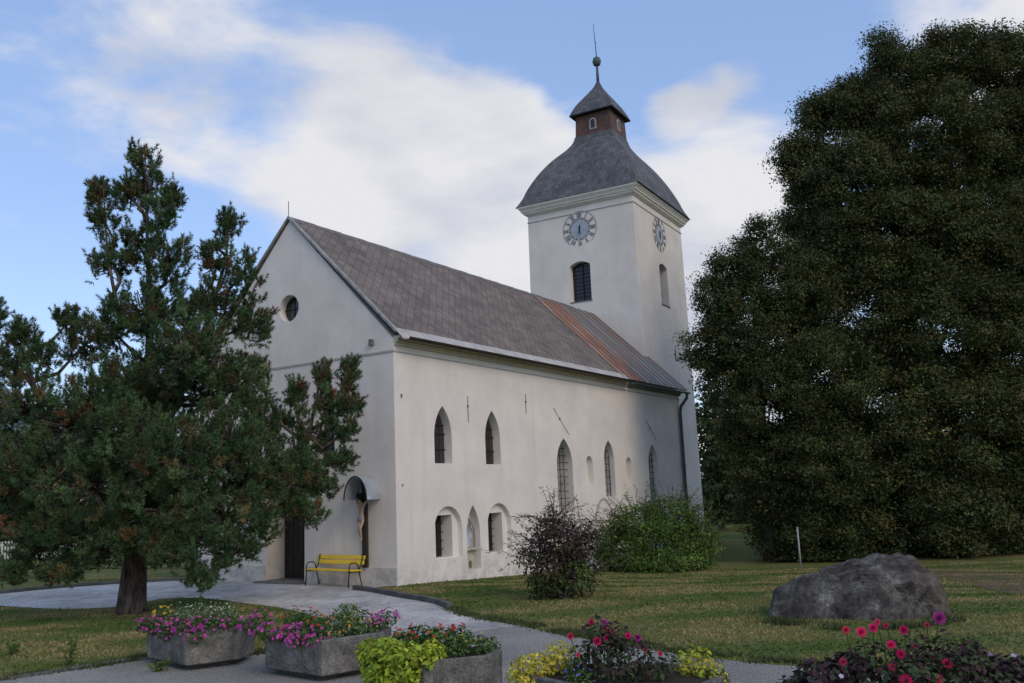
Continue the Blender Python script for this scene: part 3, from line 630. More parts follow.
zs = lambda z: 2.02+(z-2.02)*.78
pts = [(a*.9, b*.72, zs(c)) for a, b, c in pts]; rd = [tuple(q*.8 for q in r_) if hasattr(r_, '__len__') else r_*.8 for r_ in rd]
skin('figure', pts, ed, rd, M_skin, cr)
skin('loincloth', [(a*.9, b*.72, zs(c)) for a, b, c in ((x_, 0, 1.32), (x_-.01, 0, 1.18), (x_-.02, .0, 1.04), (x_-.02, .13, 1.24), (x_-.01, .17, 1.05))], [(0, 1), (1, 2), (1, 3), (3, 4)], [(.10, .08), (.115, .095), (.095, .08), .04, .03], mat('loincloth_paint', (.20, .23, .27), .8), cr)
skin('hair', [(a*.9, b*.72, zs(c)) for a, b, c in ((x_-.03, .06, 1.97), (x_-.0, .07, 1.90), (x_+.01, .06, 1.80))], [(0, 1), (1, 2)], [.058, .062, .042], mat('hair_paint', (.03, .02, .015), .8), cr, 1)

# ------------------------------------------------------------------ bench
M_yel = mat('yellow_plank', (.78, .54, .02), .45, var=.12, vscale=4, bump=.08, bscale=30)
bA = gpt(304.5, 586); bB = gpt(349.5, 588.5); bm_ = (bA+bB)/2; dirb = (bB-bA)/np.linalg.norm(bB-bA); BL = float(np.linalg.norm(bB-bA))
be = empty('park_bench', (bm_[0], bm_[1], .01), math.atan2(dirb[1], dirb[0]), label='yellow plank bench with black tubular frame against the church gable', cat='bench')
h2 = BL/2-.05
for i, (y, z) in enumerate(((.03, .44), (.17, .435), (.31, .43))): MB().box((-h2-.1, y, z), (h2+.1, y+.125, z+.035)).build('seat_plank', M_yel, be, bevel=.008)
for i, (y, z) in enumerate(((.475, .60), (.515, .735))):
    Mx = Matrix.Translation((0, y, z)) @ Matrix.Rotation(R(-14), 4, 'X'); MB().box((-h2-.1, 0, 0), (h2+.1, .028, .115), Mx).build('back_plank', M_yel, be, bevel=.008)
for s_ in (-1, 1):
    x = s_*h2; f_ = MB()
    f_.tube([(x, .0, 0), (x, .035, .42), (x, .04, .58), (x, .10, .66), (x, .28, .66), (x, .36, .58), (x, .40, .40), (x, .50, .0)], .017, 8)
    f_.tube([(x, .36, .42), (x, .47, .58), (x, .54, .86)], .017, 8); f_.tube([(x, .02, .415), (x, .46, .41)], .015, 8)
    f_.build('bench_frame', M_iron, be, smooth=True)

# ------------------------------------------------------------------ kerbs
M_kerb = mat('kerb_stone', (.10, .10, .092), .9, bump=.5, bscale=25, var=.3, vscale=2)
def kerb(pts, name, label, w=.12, h=.12, seg=.9, off=.0):
    root = empty(name, (0, 0, 0), label=label, cat='kerb'); P = [np.array(p) for p in smooth_line(pts, 8)]
    line = [P[0]]; acc = 0; cuts = []
    Ls = np.cumsum([0]+[np.linalg.norm(P[i+1]-P[i]) for i in range(len(P)-1)]); tot = Ls[-1]; nS = max(1, int(tot/seg))
    def pt(s):
        i = min(len(P)-2, int(np.searchsorted(Ls, s, 'right'))-1); i = max(i, 0); t = (s-Ls[i])/max(Ls[i+1]-Ls[i], 1e-6); return P[i]*(1-t)+P[i+1]*t
    for j in range(nS):
        a = pt(tot*j/nS+.008); b = pt(tot*(j+1)/nS-.008); d_ = (b-a)/np.linalg.norm(b-a); nn = np.array([-d_[1], d_[0]]); hh = h+random.uniform(-.012, .008)
        c4 = [a+nn*0, b+nn*0, b+nn*w, a+nn*w]; mb = MB(); mb.add([(*c, -.1) for c in c4]+[(*c, hh) for c in c4], [(3, 2, 1, 0), (4, 5, 6, 7), (0, 1, 5, 4), (1, 2, 6, 5), (2, 3, 7, 6), (3, 0, 4, 7)])
        mb.build('kerb_stone', M_kerb, root, bevel=.02)
kerb(kerb_r, 'kerb', 'dark stone kerb curving from the yellow bench along the church lawn', h=.13, w=.14)
kerb(lawnl_bot[::-1][:-2], 'kerb', 'low mossy kerb edging the lawn under the pine behind the planters', h=.05, w=.12)
kerb(back_l, 'kerb', 'far kerb behind the pine trunk on the other side of the pale path', h=.12, w=.14)

# ------------------------------------------------------------------ rock
M_rock = mat('boulder', (.10, .095, .10), .9, spec=.2)
m = M_rock; a = ramp(m, tex_noise(m, 2.6, 12, .78), [(.38, (.050, .046, .042)), (.48, (.11, .10, .092)), (.56, (.20, .19, .17)), (.64, (.42, .40, .36))]); b = ramp(m, tex_noise(m, 9, 8, .8), [(.3, (.6,)*3), (.7, (1.4,)*3)])
t, n, l = nodes(m); tcn = n.new('ShaderNodeTexCoord'); sp = n.new('ShaderNodeSeparateXYZ'); l.new(tcn.outputs['Object'], sp.inputs[0]); mr = n.new('ShaderNodeMapRange'); l.new(sp.outputs[0], mr.inputs[0]); mr.inputs[1].default_value = .85; mr.inputs[2].default_value = 1.5; mr.inputs[4].default_value = .6
setcol(m, mixc(m, mr.outputs[0], mixc(m, 1.0, a, b, 'MULTIPLY'), (.17, .125, .09)))
bn = tex_noise(m, 3.5, 12, .78); bpn = n.new('ShaderNodeBump'); bpn.inputs['Strength'].default_value = 1; bpn.inputs['Distance'].default_value = .16; l.new(bn, bpn.inputs['Height']); l.new(bpn.outputs[0], n['Principled BSDF'].inputs['Normal'])
bm = bmesh.new(); bmesh.ops.create_icosphere(bm, subdivisions=6, radius=1)
rl = gpt(767, 616); rr_ = gpt(953, 617); rc_ = (rl+rr_)/2; hwid = float(np.linalg.norm(rr_-rl))/2
from mathutils import noise
prof_x = [(-1, .60), (-.85, .68), (-.68, .66), (-.45, .76), (-.2, .92), (0, 1.04), (.15, 1.10), (.35, 1.14), (.55, 1.17), (.66, 1.14), (.74, .98), (.85, .96), (.95, .92), (1, .7)]
pxs = np.array([p[0] for p in prof_x]); pzs = np.array([p[1] for p in prof_x])
FAC = [(Vector(a).normalized(), b) for a, b in (((-.75, -.5, .5), 1.36), ((-.3, -.85, .45), .92), ((.15, -.8, .7), 1.03), ((.5, -.85, .1), 1.18), ((.8, -.5, .35), 1.42), ((.1, -.1, 1), 1.34), ((-.42, -.1, 1), 1.08), ((.9, .1, .55), 1.56), ((-.1, -1, .05), .74), ((-.95, -.2, .2), 1.48), ((.3, -.6, 1), 1.28))]
for v in bm.verts:
    p = v.co.copy(); p = Vector([math.copysign(abs(c)**e, c) for c, e in zip(p, (.50, .62, .55))])
    H_ = float(np.interp(p.x, pxs, pzs)); w0 = Vector((p.x*hwid, p.y*.8, p.z*H_))
    dis = noise.fractal(w0*1.1+Vector((3, 1, 2)), .9, 2.1, 7)*.20-abs(noise.noise(w0*1.9+Vector((5, 0, 0))))*.22-max(0, .12-abs(noise.noise(w0*1.1+Vector((0, 9, 4)))))*1.1+noise.fractal(w0*5, .8, 2.2, 4)*.035
    dis -= (1-abs(noise.noise(w0*3.2+Vector((2, 2, 2))))*2)**3*.07+noise.noise(w0*14)*.03
    d_ = Vector((p.x*.5, p.y, p.z)).normalized(); q = Vector((p.x*hwid*.97, p.y*.85*(1-.2*p.x*p.x), p.z*H_*1.05))+d_*dis*.8
    for fn, fd in FAC:
        ex_ = q.dot(fn)-fd-.05*noise.noise(q*3)
        if ex_ > 0: q -= fn*ex_*.88
    q.x += .10*(1-max(p.z, 0))*(-1 if p.x < 0 else .6)*(abs(p.x) > .6)
    v.co = q
me = bpy.data.meshes.new('boulder'); bm.to_mesh(me); bm.free(); me.materials.append(M_rock)
ro_ = bpy.data.objects.new('boulder', me); C.objects.link(ro_); ro_.location = (rc_[0]+.12, rc_[1]+.3, -.06); ro_.rotation_euler = (0, 0, math.atan2(rr_[1]-rl[1], rr_[0]-rl[0]))
tagp(ro_, 'large grey boulder lying on the lawn in front of the big tree', 'boulder')
# pole
pp = gpt(801, 569); pass
po = empty('marker_post', tuple(pp), label='thin pale post standing on the lawn in front of the dark tree', cat='post')
M_post = mat('post_paint', (.30, .30, .29), .6, var=.15, vscale=6); MB().tube([(0, 0, -.1), (0, 0, 1.43)], .032, 10).build('post', M_post, po, smooth=True); MB().lathe([(.036, 1.43), (.036, 1.46), (.015, 1.48)], n=10).build('cap', M_post, po)

# ------------------------------------------------------------------ foliage builders
M_leaf = mat('leaves', (.05, .07, .02), .6, tint=True, transl=.25, spec=.25)
M_needle = mat('needles', (.03, .06, .03), .6, tint=True, transl=.10, spec=.15)
M_petal = mat('petals', (.5, .05, .3), .6, tint=True, transl=.3, spec=.15)
M_bark = mat('pine_bark', (.12, .095, .08), .95, spec=.1)
bn = tex_noise(M_bark, 3.0, 8, .7, mscale=(3.2, 3.2, .8)); setcol(M_bark, ramp(M_bark, bn, [(.38, (.035, .028, .024)), (.5, (.095, .075, .062)), (.62, (.18, .145, .12))]))
bpn = M_bark.node_tree.nodes.new('ShaderNodeBump'); bpn.inputs['Strength'].default_value = 1; bpn.inputs['Distance'].default_value = .06; M_bark.node_tree.links.new(bn, bpn.inputs['Height']); M_bark.node_tree.links.new(bpn.outputs[0], M_bark.node_tree.nodes['Principled BSDF'].inputs['Normal'])
M_bark2 = mat('grey_bark', (.075, .065, .055), .95, bump=.8, bscale=10, var=.3, vscale=4)
def tint_of(n, cols, w=None, j=.18):
    c = np.array(cols)[RNG.choice(len(cols), n, p=w)]; return np.clip(c*np.exp(RNG.normal(size=(n, 1))*j)*(1+RNG.normal(size=(n, 3))*.05), 0, 1)
def crown(name, lobes, per_m2, size, cols, w, root, material=M_leaf, inner=.35, clump=.5, jit=.22, zmin=None, cull=True):
    """leaf faces spread in clumps over and inside a set of ellipsoids (center, radii)"""
    P = []; Nn = []; T = []
    cen = np.array([l[0] for l in lobes]); rad_ = np.array([l[1] for l in lobes])
    for c, r_ in lobes:
        r_ = np.array(r_, float); area = 4*math.pi*(r_[0]*r_[1]*r_[2])**(2/3); nc = max(4, int(area*per_m2/14))
        cp, d_ = blobn(nc, c, r_); dep = RNG.random((nc, 1))**1.6*inner; cp = np.array(c)+(cp-np.array(c))*(1-dep+RNG.normal(size=(nc, 1))*.05)
        # drop clumps deep inside another lobe
        if cull: q = ((cp[:, None]-cen[None])/rad_[None]); ins = ((q**2).sum(2) < .42).any(1); cp = cp[~ins]; d_ = d_[~ins]; nc = len(cp)
        tone = math.exp(RNG.normal()*.20); k_ = 14; off = RNG.normal(size=(nc, k_, 3))*clump*np.array([1, 1, .6]); p = (cp[:, None]+off).reshape(-1, 3); nn = (d_[:, None]*.8+RNG.normal(size=(nc, k_, 3))*.5+np.array([0, 0, .4])).reshape(-1, 3)
        t_ = np.repeat(tint_of(nc, cols, w, jit), k_, axis=0)*np.exp(RNG.normal(size=(nc*k_, 1))*.10)*tone; P.append(p); Nn.append(nn); T.append(t_)
    P = np.concatenate(P); Nn = np.concatenate(Nn); T = np.concatenate(T)
    if zmin is not None: k_ = P[:, 2] > zmin; P = P[k_]; Nn = Nn[k_]; T = T[k_]
    sz = size*np.exp(RNG.normal(size=len(P))*.25); v, f = scatter(*LEAF, P, frames(Nn), sz)
    o = npmesh(name, v, f, material, root, np.repeat(np.clip(T, 0, 1), 4, axis=0)); return o
def bumps(lobes, k, f, seed=5):
    """break each big lobe into many smaller leafy masses around it"""
    out = []; rg = np.random.default_rng(seed)
    CC = np.array([l[0] for l in lobes]); RR = np.array([l[1] for l in lobes])
    for c, r_ in lobes:
        r_ = np.array(r_, float); kk = max(3, int(k*(np.prod(r_)**(2/3))/2.2))
        for i in range(kk):
            d = rg.normal(size=3); d /= np.linalg.norm(d); q = np.array(c)+d*r_*(1-.45*rg.random()**2)
            if ((((q-CC)/RR)**2).sum(1) < .30).any(): continue
            s_ = f*rg.uniform(.55, 1.35); out.append((q, (s_, s_, s_*.72)))
    return out
def lob(px, py, rx, ry, depth, rz=None):
    """an ellipsoid lobe read off at a pixel, at its own real depth"""
    c = at(px, py, depth); s_ = depth/FPX; return (c, (rx*s_, (rz if rz else rx*s_), ry*s_))
def local(lobes, base): b = np.array(base); return [(c-b, r_) for c, r_ in lobes]
def pine(name, base, leaders, lobes, label, nsh, limbs=True, trunk_r=.42):
    root = empty(name, tuple(base), label=label, cat='pine tree'); base = np.array(base)
    k = MB(); allpts = []
    for pts, rads in leaders:
        P = [np.array(p)-base for p in pts]; k.tube(P, rads, 12); allpts += P
    allpts = np.array(allpts); dense = []
    for pts, rads in leaders:
        P = [np.array(p)-base for p in pts]
        for i in range(len(P)-1):
            for t in np.linspace(0, 1, 12): dense.append(P[i]*(1-t)+P[i+1]*t)
    dense = np.array(dense); lobes = local(lobes, base); bp_ = []; bd = []; grp = []
    vol = np.array([np.prod(r_)**(2/3) for c, r_ in lobes]); cnt = (vol/vol.sum()*nsh).astype(int)
    for (c, r_), n_ in zip(lobes, cnt):
        c = np.array(c); r_ = np.array(r_); n_ = max(n_, 130)
        low = dense[(dense[:, 2] < c[2]+.3) & (dense[:, 2] > 2.4)]; low = low if len(low) else dense[dense[:, 2] > 2.2]; j = np.argmin(np.linalg.norm(low-(c-np.array([0, 0, .8])), axis=1)); a = low[j]
        if limbs:
            mid = (a+c)/2+np.array([0, 0, -.25])+RNG.normal(size=3)*.12; k.tube([a, mid, c], [.06, .045, .02], 6)
        nb = max(3, n_//16)
        ends, _ = blobn(nb, c, r_*.85)
        for e_ in ends: k.tube([c, (c+e_)/2+RNG.normal(size=3)*.08+np.array([0, 0, -.05]), e_], [.035, .02, .012], 4)
        nc_ = max(2, n_//5); p, d_ = blobn(nc_, c, r_); p = c+(p-c)*(1-RNG.random((nc_, 1))**1.6*.8); p = np.repeat(p, 5, axis=0); d_ = np.repeat(d_, 5, axis=0); n_ = len(p)
        near = ends[np.argmin(np.linalg.norm(p[:, None]-ends[None], axis=2), axis=1)]; p = p*.85+near*.15+norm(RNG.normal(size=(n_, 3)))*RNG.uniform(.02, .17, (n_, 1))*np.array([1, 1, 1.3])
        bp_.append(p); out = norm(p-a); bd.append(norm(out*.35+np.array([0, 0, .75])+d_*.3+RNG.normal(size=(n_, 3))*.38))
    k.build('trunk', M_bark, root, smooth=True, fix=False)
    bp_ = np.concatenate(bp_); bd = np.concatenate(bd); n_ = len(bp_); ln = RNG.uniform(.10, .24, n_)
    # needles: NB per shoot around its axis
    NB = 44; t = RNG.random((n_, NB))**.8; P = bp_[:, None]+bd[:, None]*(t*ln[:, None])[..., None]
    rnd = norm(RNG.normal(size=(n_, NB, 3))); rad3 = norm(rnd-bd[:, None]*(rnd*bd[:, None]).sum(2, keepdims=True)); dirn = norm(rad3*(1.25-t[..., None])+bd[:, None]*(-.05+1.0*t[..., None])+rnd*.30)
    P = P.reshape(-1, 3); dirn = dirn.reshape(-1, 3); side = norm(np.cross(dirn, RNG.normal(size=dirn.shape))); L_ = RNG.uniform(.075, .115, len(P))[:, None]
    w_ = .0085
    v = np.stack([P-side*w_, P+side*w_, P+dirn*L_], axis=1).reshape(-1, 3); f = np.arange(len(v)).reshape(-1, 3)
    hue = np.repeat(tint_of(n_//5+1, [(.055, .100, .042), (.070, .115, .046), (.095, .140, .060), (.120, .100, .042), (.19, .10, .045)], [.33, .32, .22, .11, .02], .24), 5, axis=0)[:n_]*np.exp(RNG.normal(size=(n_, 1))*.12)
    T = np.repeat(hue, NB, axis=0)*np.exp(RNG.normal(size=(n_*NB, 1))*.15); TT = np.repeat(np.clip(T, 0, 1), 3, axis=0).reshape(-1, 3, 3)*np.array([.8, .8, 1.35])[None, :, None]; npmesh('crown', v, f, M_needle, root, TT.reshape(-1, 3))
    return root
tb = gpt(132, 613); D0 = float(tb[1])
def dp_(k): return D0+k
main = [at(132, 618, D0), at(132, 600, D0), at(135, 560, D0), at(140, 500, D0), at(148, 420, D0), at(150, 320, D0+.2), at(147, 230, D0), at(145, 150, D0)]
lead2 = [at(143, 460, D0), at(175, 400, D0+.5), at(208, 320, D0+.8), at(226, 260, D0+.8), at(230, 212, D0+.8)]
lead3 = [at(138, 520, D0), at(200, 500, D0+1), at(280, 470, D0+1.6), at(310, 430, D0+1.8), at(322, 370, D0+1.8)]
lead4 = [at(140, 500, D0), at(90, 460, D0-.6), at(45, 420, D0-1), at(25, 360, D0-1), at(20, 325, D0-1)]
lead5 = [at(122, 330, D0), at(108, 260, D0), at(103, 185, D0)]
LB = [(143, 165, 18, 22, 0), (148, 190, 20, 22, .3), (128, 195, 16, 22, 0), (160, 215, 20, 26, -.3), (138, 245, 26, 26, .2), (98, 195, 9, 16, .1), (103, 218, 15, 20, .1), (112, 262, 24, 24, .2), (170, 262, 26, 30, -.5), (172, 200, 9, 16, 0),
      (230, 225, 13, 16, .8), (218, 262, 22, 26, .8), (243, 275, 20, 24, .6), (212, 310, 38, 35, .6), (252, 325, 24, 30, 1.2), (258, 380, 14, 24, 1.2), (155, 315, 50, 38, 0), (66, 325, 12, 20, 0), (84, 345, 22, 26, .2), (112, 330, 28, 32, -.6), (110, 390, 38, 34, -.8),
      (185, 375, 58, 45, -.2), (190, 350, 40, 40, -1.4), (235, 390, 36, 40, .2), (22, 335, 16, 16, -1), (42, 360, 18, 22, -1.2), (10, 365, 26, 28, -.8), (30, 410, 44, 36, -1.2), (75, 425, 48, 44, -1.6), (130, 440, 52, 45, -1.6), (35, 465, 50, 34, -1.4),
      (95, 490, 60, 38, -1.8), (20, 510, 36, 26, -1), (60, 530, 44, 22, -1.6), (35, 552, 30, 14, -1.3), (85, 560, 22, 12, -1.6), (15, 572, 26, 14, -1.5), (62, 574, 22, 10, -1.8), (110, 545, 26, 14, -2), (180, 455, 52, 46, -1.8), (225, 445, 46, 44, -.8), (250, 470, 40, 42, .6), (170, 510, 58, 34, -1.6), (225, 515, 48, 32, -.8), (190, 545, 46, 26, -1.6),
      (205, 573, 26, 14, -1.8), (240, 550, 30, 14, -.8), (262, 528, 20, 20, .2), (280, 490, 34, 34, 1.0), (268, 432, 22, 32, 1.4), (305, 515, 20, 12, 1.0), (130, 520, 56, 30, -.8), (150, 400, 60, 50, 1.2), (140, 470, 70, 40, 1.2),
      (296, 395, 9, 17, 1.8), (292, 425, 20, 18, 1.8), (322, 378, 9, 18, 1.8), (325, 410, 18, 22, 1.8), (349, 377, 11, 18, 1.8), (347, 405, 15, 15, 1.9), (345, 432, 16, 10, 1.8), (308, 448, 24, 18, 1.8), (338, 462, 14, 9, 1.7), (318, 488, 22, 14, 1.5), (300, 470, 26, 22, 1.3)]
pine('pine_tree', tb, [(main, [.40, .33, .27, .22, .15, .08, .04, .015]), (lead2, [.14, .10, .06, .035, .015]), (lead3, [.15, .12, .08, .05, .02]), (lead4, [.16, .12, .08, .05, .02]), (lead5, [.06, .035, .012])],
     [lob(a, b, c*.93, d*.93, D0+e) for a, b, c, d, e in LB], 'tall shaggy pine with several tops in front of the church gable', 19000)
e2 = gpt(-75, 600)
pine('pine_tree', e2, [([e2, at(-70, 500, e2[1]), at(-60, 400, e2[1]), at(-50, 290, e2[1])], [.3, .25, .15, .04])], [lob(*q) for q in ((-45, 300, 20, 40, e2[1]), (-22, 330, 26, 34, e2[1]), (-5, 318, 10, 22, e2[1]), (-30, 390, 45, 40, e2[1]), (-10, 460, 40, 40, e2[1]), (-60, 450, 60, 60, e2[1]))],
     'pine cut by the left edge of the photo beyond the tall pine', 2400, trunk_r=.3)

# broadleaf trees
def leaf_tree(name, base, lobes, label, dens, size, cols, w, trunk_r=.3, clump=.35, limbs=7, height=None, inner=.4, jit=.22, zmin=.1, cat='tree', group=None, sub=None):
    base = np.array(base, float); root = empty(name, tuple(base), label=label, cat=cat, group=group); lobes = local(lobes, base)
    top = max(c[2] for c, r_ in lobes); cx_ = np.mean([c[0] for c, r_ in lobes]); k = MB(); P = [np.array([0, 0, -.3]), np.array([0, 0, top*.15]), np.array([cx_*.3, .0, top*.45]), np.array([cx_*.6, 0, top*.95])]
    k.tube(P, [trunk_r*1.3, trunk_r, trunk_r*.6, trunk_r*.12], 10)
    for c, r_ in lobes[:limbs*3]:
        c = np.array(c); a = P[1]*(1-.3)+P[2]*.3 if c[2] < top*.6 else P[2]; k.tube([a, (a+c)/2+np.array([0, 0, .2]), c], [trunk_r*.35, trunk_r*.2, trunk_r*.06], 6)
    k.build('trunk', M_bark2, root, smooth=True, fix=False); crown('crown', bumps(lobes, *sub) if sub else lobes, dens, size, cols, w, root, clump=clump, inner=inner, jit=jit, zmin=zmin, cull=not sub)
    return root
DK = [(.042, .064, .019), (.060, .080, .023), (.088, .086, .026), (.115, .084, .028)]
b1 = gpt(930, 573); dB = max(float(b1[1])+5.0, float(pp[1])+6.0); b1 = np.array([at(930, 573, dB)[0], dB, float(gz(at(930, 573, dB)[0], dB))])
LBt = [(905, 75, 38, 40, 0), (958, 62, 42, 38, 0), (1010, 65, 40, 38, 1), (880, 45, 12, 14, 0), (868, 110, 40, 38, 0), (825, 118, 26, 26, 0), (812, 165, 30, 40, 0), (930, 140, 70, 60, -1), (1010, 150, 60, 60, 0), (850, 190, 55, 50, -.5), (1080, 130, 70, 80, 1),
       (815, 225, 32, 42, 0), (890, 240, 75, 60, -1.5), (980, 240, 75, 65, -1.5), (1070, 250, 80, 90, 0), (850, 310, 75, 65, -1), (940, 330, 85, 70, -2), (1030, 340, 85, 75, -1.5), (880, 410, 80, 65, -2), (970, 430, 85, 65, -2.5), (1060, 430, 80, 70, -1.5), (840, 470, 65, 60, -1.5),
       (900, 495, 60, 50, -2), (985, 500, 75, 40, -2.5), (1060, 505, 70, 40, -2), (840, 530, 55, 40, -1), (870, 540, 50, 32, -2), (950, 520, 50, 40, -3), (895, 545, 40, 28, -1), (975, 545, 45, 20, -2.5), (1030, 550, 40, 14, -2), (1100, 340, 60, 90, 1)]
leaf_tree('broadleaf_tree', b1, [lob(a, b, c*.93, d*.93, dB+e, 2.2 if c > 50 else None) for a, b, c, d, e in LBt], 'huge dark tree filling the right side behind the boulder', 105, .115, DK, [.38, .32, .18, .12], .45, clump=.20, limbs=9, sub=(54, .66), inner=.8)
dC = dB-2.0; q = at(772, 560, dC); b2 = np.array([q[0], dC, float(gz(q[0], dC))])
LCt = [(757, 245, 22, 26, 0), (735, 275, 24, 28, 0), (717, 300, 20, 28, 0), (708, 345, 20, 26, 0), (745, 330, 42, 45, 0), (790, 290, 45, 50, 0), (728, 380, 24, 28, 0), (770, 400, 46, 50, -.8), (820, 380, 50, 55, -1), (742, 430, 20, 30, 0), (770, 470, 34, 40, -.5), (815, 460, 50, 50, -1), (765, 515, 22, 30, .5), (800, 520, 42, 42, -.3), (825, 545, 40, 26, -.5), (795, 552, 30, 18, 0)]
leaf_tree('broadleaf_tree', b2, [lob(a, b, c*.93, d*.93, dC+e) for a, b, c, d, e in LCt], 'smaller olive green tree between the tower and the huge dark tree', 120, .105, [(.040, .062, .018), (.058, .080, .024), (.075, .080, .026), (.09, .072, .024)], [.33, .37, .2, .10], .28, clump=.16, limbs=6, sub=(70, .50, 9), inner=.8)
# trees standing further back
def far_tree(px, depth, pyt, w, label, cols, pyb=560, dens=26, size=.42, n=9, cat='tree', group='trees behind the church grounds'):
    c = at(px, pyb, depth); z0 = float(gz(c[0], depth))-.3; b = np.array([c[0], depth, z0]); top = at(px, pyt, depth)[2]; h = top-z0; ww = w*depth/FPX; lo = []
    for i in range(n):
        t = RNG.uniform(.2, .86); r_ = ww*.42*(1.05-.55*abs(t-.45)*1.6); a = RNG.uniform(0, 6.28); lo.append((b+np.array([math.cos(a)*(ww*.5-r_*.5)*.8, math.sin(a)*(ww*.5-r_*.5)*.8, h*t]), (r_, r_, min(h*.16, r_))))
    lo.append((b+np.array([0, 0, h*.55]), (ww*.36, ww*.36, h*.42)))
    return leaf_tree('distant_tree', b, lo, label, dens, size, cols, None, .25, clump=.5, limbs=2, cat=cat, group=group)
G1 = [(.040, .065, .020), (.055, .080, .026), (.070, .090, .030)]; G2 = [(.028, .045, .018), (.038, .056, .022)]
far_tree(724, 62, 380, 52, 'fresh green tree just right of the tower wall beyond the lawn', G1, dens=40, size=.34)
far_tree(760, 75, 430, 80, 'dim green tree further back right of the tower', G2)
far_tree(650, 95, 430, 80, 'tree hidden behind the nave and the tower foot', G2)
far_tree(840, 80, 470, 110, 'low dark tree behind the marker post', G2)
far_tree(1010, 85, 500, 60, 'tree at the far right edge beyond the road', G2)
far_tree(150, 70, 505, 90, 'round tree far behind the pine trunk', G1)
far_tree(60, 80, 500, 80, 'green tree far left beyond the picket fence', G2)
far_tree(-20, 60, 470, 90, 'tree at the left edge beyond the far lawn', G2)
# hedges / shrubs
def hedge(name, p0, p1, h, t, label, cols, n=10, dens=60, size=.16, cat='hedge'):
    p0 = np.array(p0); p1 = np.array(p1); lo = []; L_ = np.linalg.norm(p1-p0)
    for i in range(n):
        c = p0+(p1-p0)*(i+.5)/n; lo.append((np.array([c[0], c[1], h*.5]), (L_/n*.8, t, h*.5*RNG.uniform(.85, 1.12))))
    base = (p0+p1)/2; b = np.array([base[0], base[1], float(gz(base[0], base[1]))]); root = empty(name, tuple(b), label=label, cat=cat)
    crown('foliage', [(c-np.array([b[0], b[1], 0]), r_) for c, r_ in lo], dens, size, cols, None, root, clump=.18, zmin=.0); k = MB()
    for c, r_ in lo: MB().tube([(c[0]-b[0], c[1]-b[1], -.3), (c[0]-b[0], c[1]-b[1], h*.6)], .03, 6).build('stem', M_bark2, root)
    return root
A = at(40, 570, 42); B = at(245, 566, 42)
hedge('hedge', A[:2], B[:2], 1.5, .8, 'clipped dark hedge beyond the far lawn behind the pine trunk', G2, 12, 60)
A = at(-60, 545, 56); B = at(60, 545, 60)
hedge('hedge', A[:2], B[:2], 1.6, .9, 'loose green hedge at the far left behind the pine', G1, 9, 40, .2)
A = at(680, 548, 70); B = at(930, 535, 72); hedge('hedge', A[:2], B[:2], 3.0, 1.6, 'long dark hedge closing the lawn to the right of the church', G2, 16, 30, .3)
# bushes on the church lawn
def bush(base, lobes, name, label, cols, w, dens, size, stems=14, clump=.12, cat='bush', twig=None, zmin=.02, sprays=0, spraylen=.7, spcols=None):
    base = np.array(base, float); root = empty(name, tuple(base), label=label, cat=cat); lo = local(lobes, base); crown('foliage', lo, dens, size, cols, w, root, clump=clump, inner=.5, zmin=zmin)
    k = MB()
    for i in range(stems):
        c, r_ = lo[i % len(lo)]; e_ = np.array(c)+norm(RNG.normal(size=3))*np.array(r_)*.7; e_[2] = max(e_[2], .3); k.tube([(RNG.normal()*.06, RNG.normal()*.06, -.05), np.array(e_)*[.5, .5, .55], e_], [.02, .014, .006], 5)
    P = []; Nn = []
    for i in range(sprays):
        c, r_ = lo[RNG.integers(len(lo))]; d_ = norm(RNG.normal(size=3)*np.array([1, 1, .6])+np.array([0, 0, .55])); s0 = np.array(c)+d_*np.array(r_)*.8; e_ = s0+d_*spraylen*RNG.uniform(.5, 1.1)+np.array([0, 0, .1]); m_ = (s0+e_)/2+np.array([0, 0, .08])
        k.tube([s0, m_, e_], [.009, .007, .004], 4)
        for t in np.linspace(.1, 1, 14): P.append((s0*(1-t)+e_*t)+np.array([0, 0, .16*t*(1-t)])+RNG.normal(size=3)*.035); Nn.append(RNG.normal(size=3)+np.array([0, 0, .6]))
    k.build('stem', M_bark2, root, fix=False)['kind'] = 'stuff'
    if sprays:
        P = np.array(P); v, f = scatter(*NARROW, P, frames(np.array(Nn)), 1.35*size*RNG.uniform(.7, 1.1, len(P))); npmesh('spray_leaves', v, f, M_leaf, root, np.repeat(tint_of(len(P), spcols or cols), 4, axis=0))
    return root
bb = gpt(560, 598); Y = float(bb[1]); PU = [(.042, .024, .028), (.065, .036, .040), (.06, .085, .026), (.10, .065, .045)]
bush(bb, [lob(a, b, c, d, Y+e) for a, b, c, d, e in ((550, 570, 18, 24, 0), (570, 572, 17, 24, .2), (544, 548, 15, 20, 0), (560, 540, 24, 22, 0), (583, 545, 14, 18, .1), (553, 520, 11, 11, 0), (530, 560, 10, 12, 0), (586, 575, 10, 14, 0))], 'barberry_bush', 'dark purple red ragged bush standing alone on the lawn before the church', PU, [.3, .25, .30, .15], 560, .080, clump=.14, sprays=110, spraylen=.85, spcols=PU[:2])
bush(bb+np.array([.12, -.30, 0]), [lob(a, b, c, d, Y-.2) for a, b, c, d in ((548, 585, 18, 12), (575, 578, 16, 16))], 'green_shoots', 'fresh green shoots growing at the foot of the purple bush', [(.055, .085, .02), (.075, .10, .03)], None, 420, .09, clump=.1, cat='bush')
gb = gpt(655, 571); Y = float(gb[1]); GG = [(.065, .125, .020), (.095, .165, .026), (.14, .20, .04), (.04, .075, .016)]
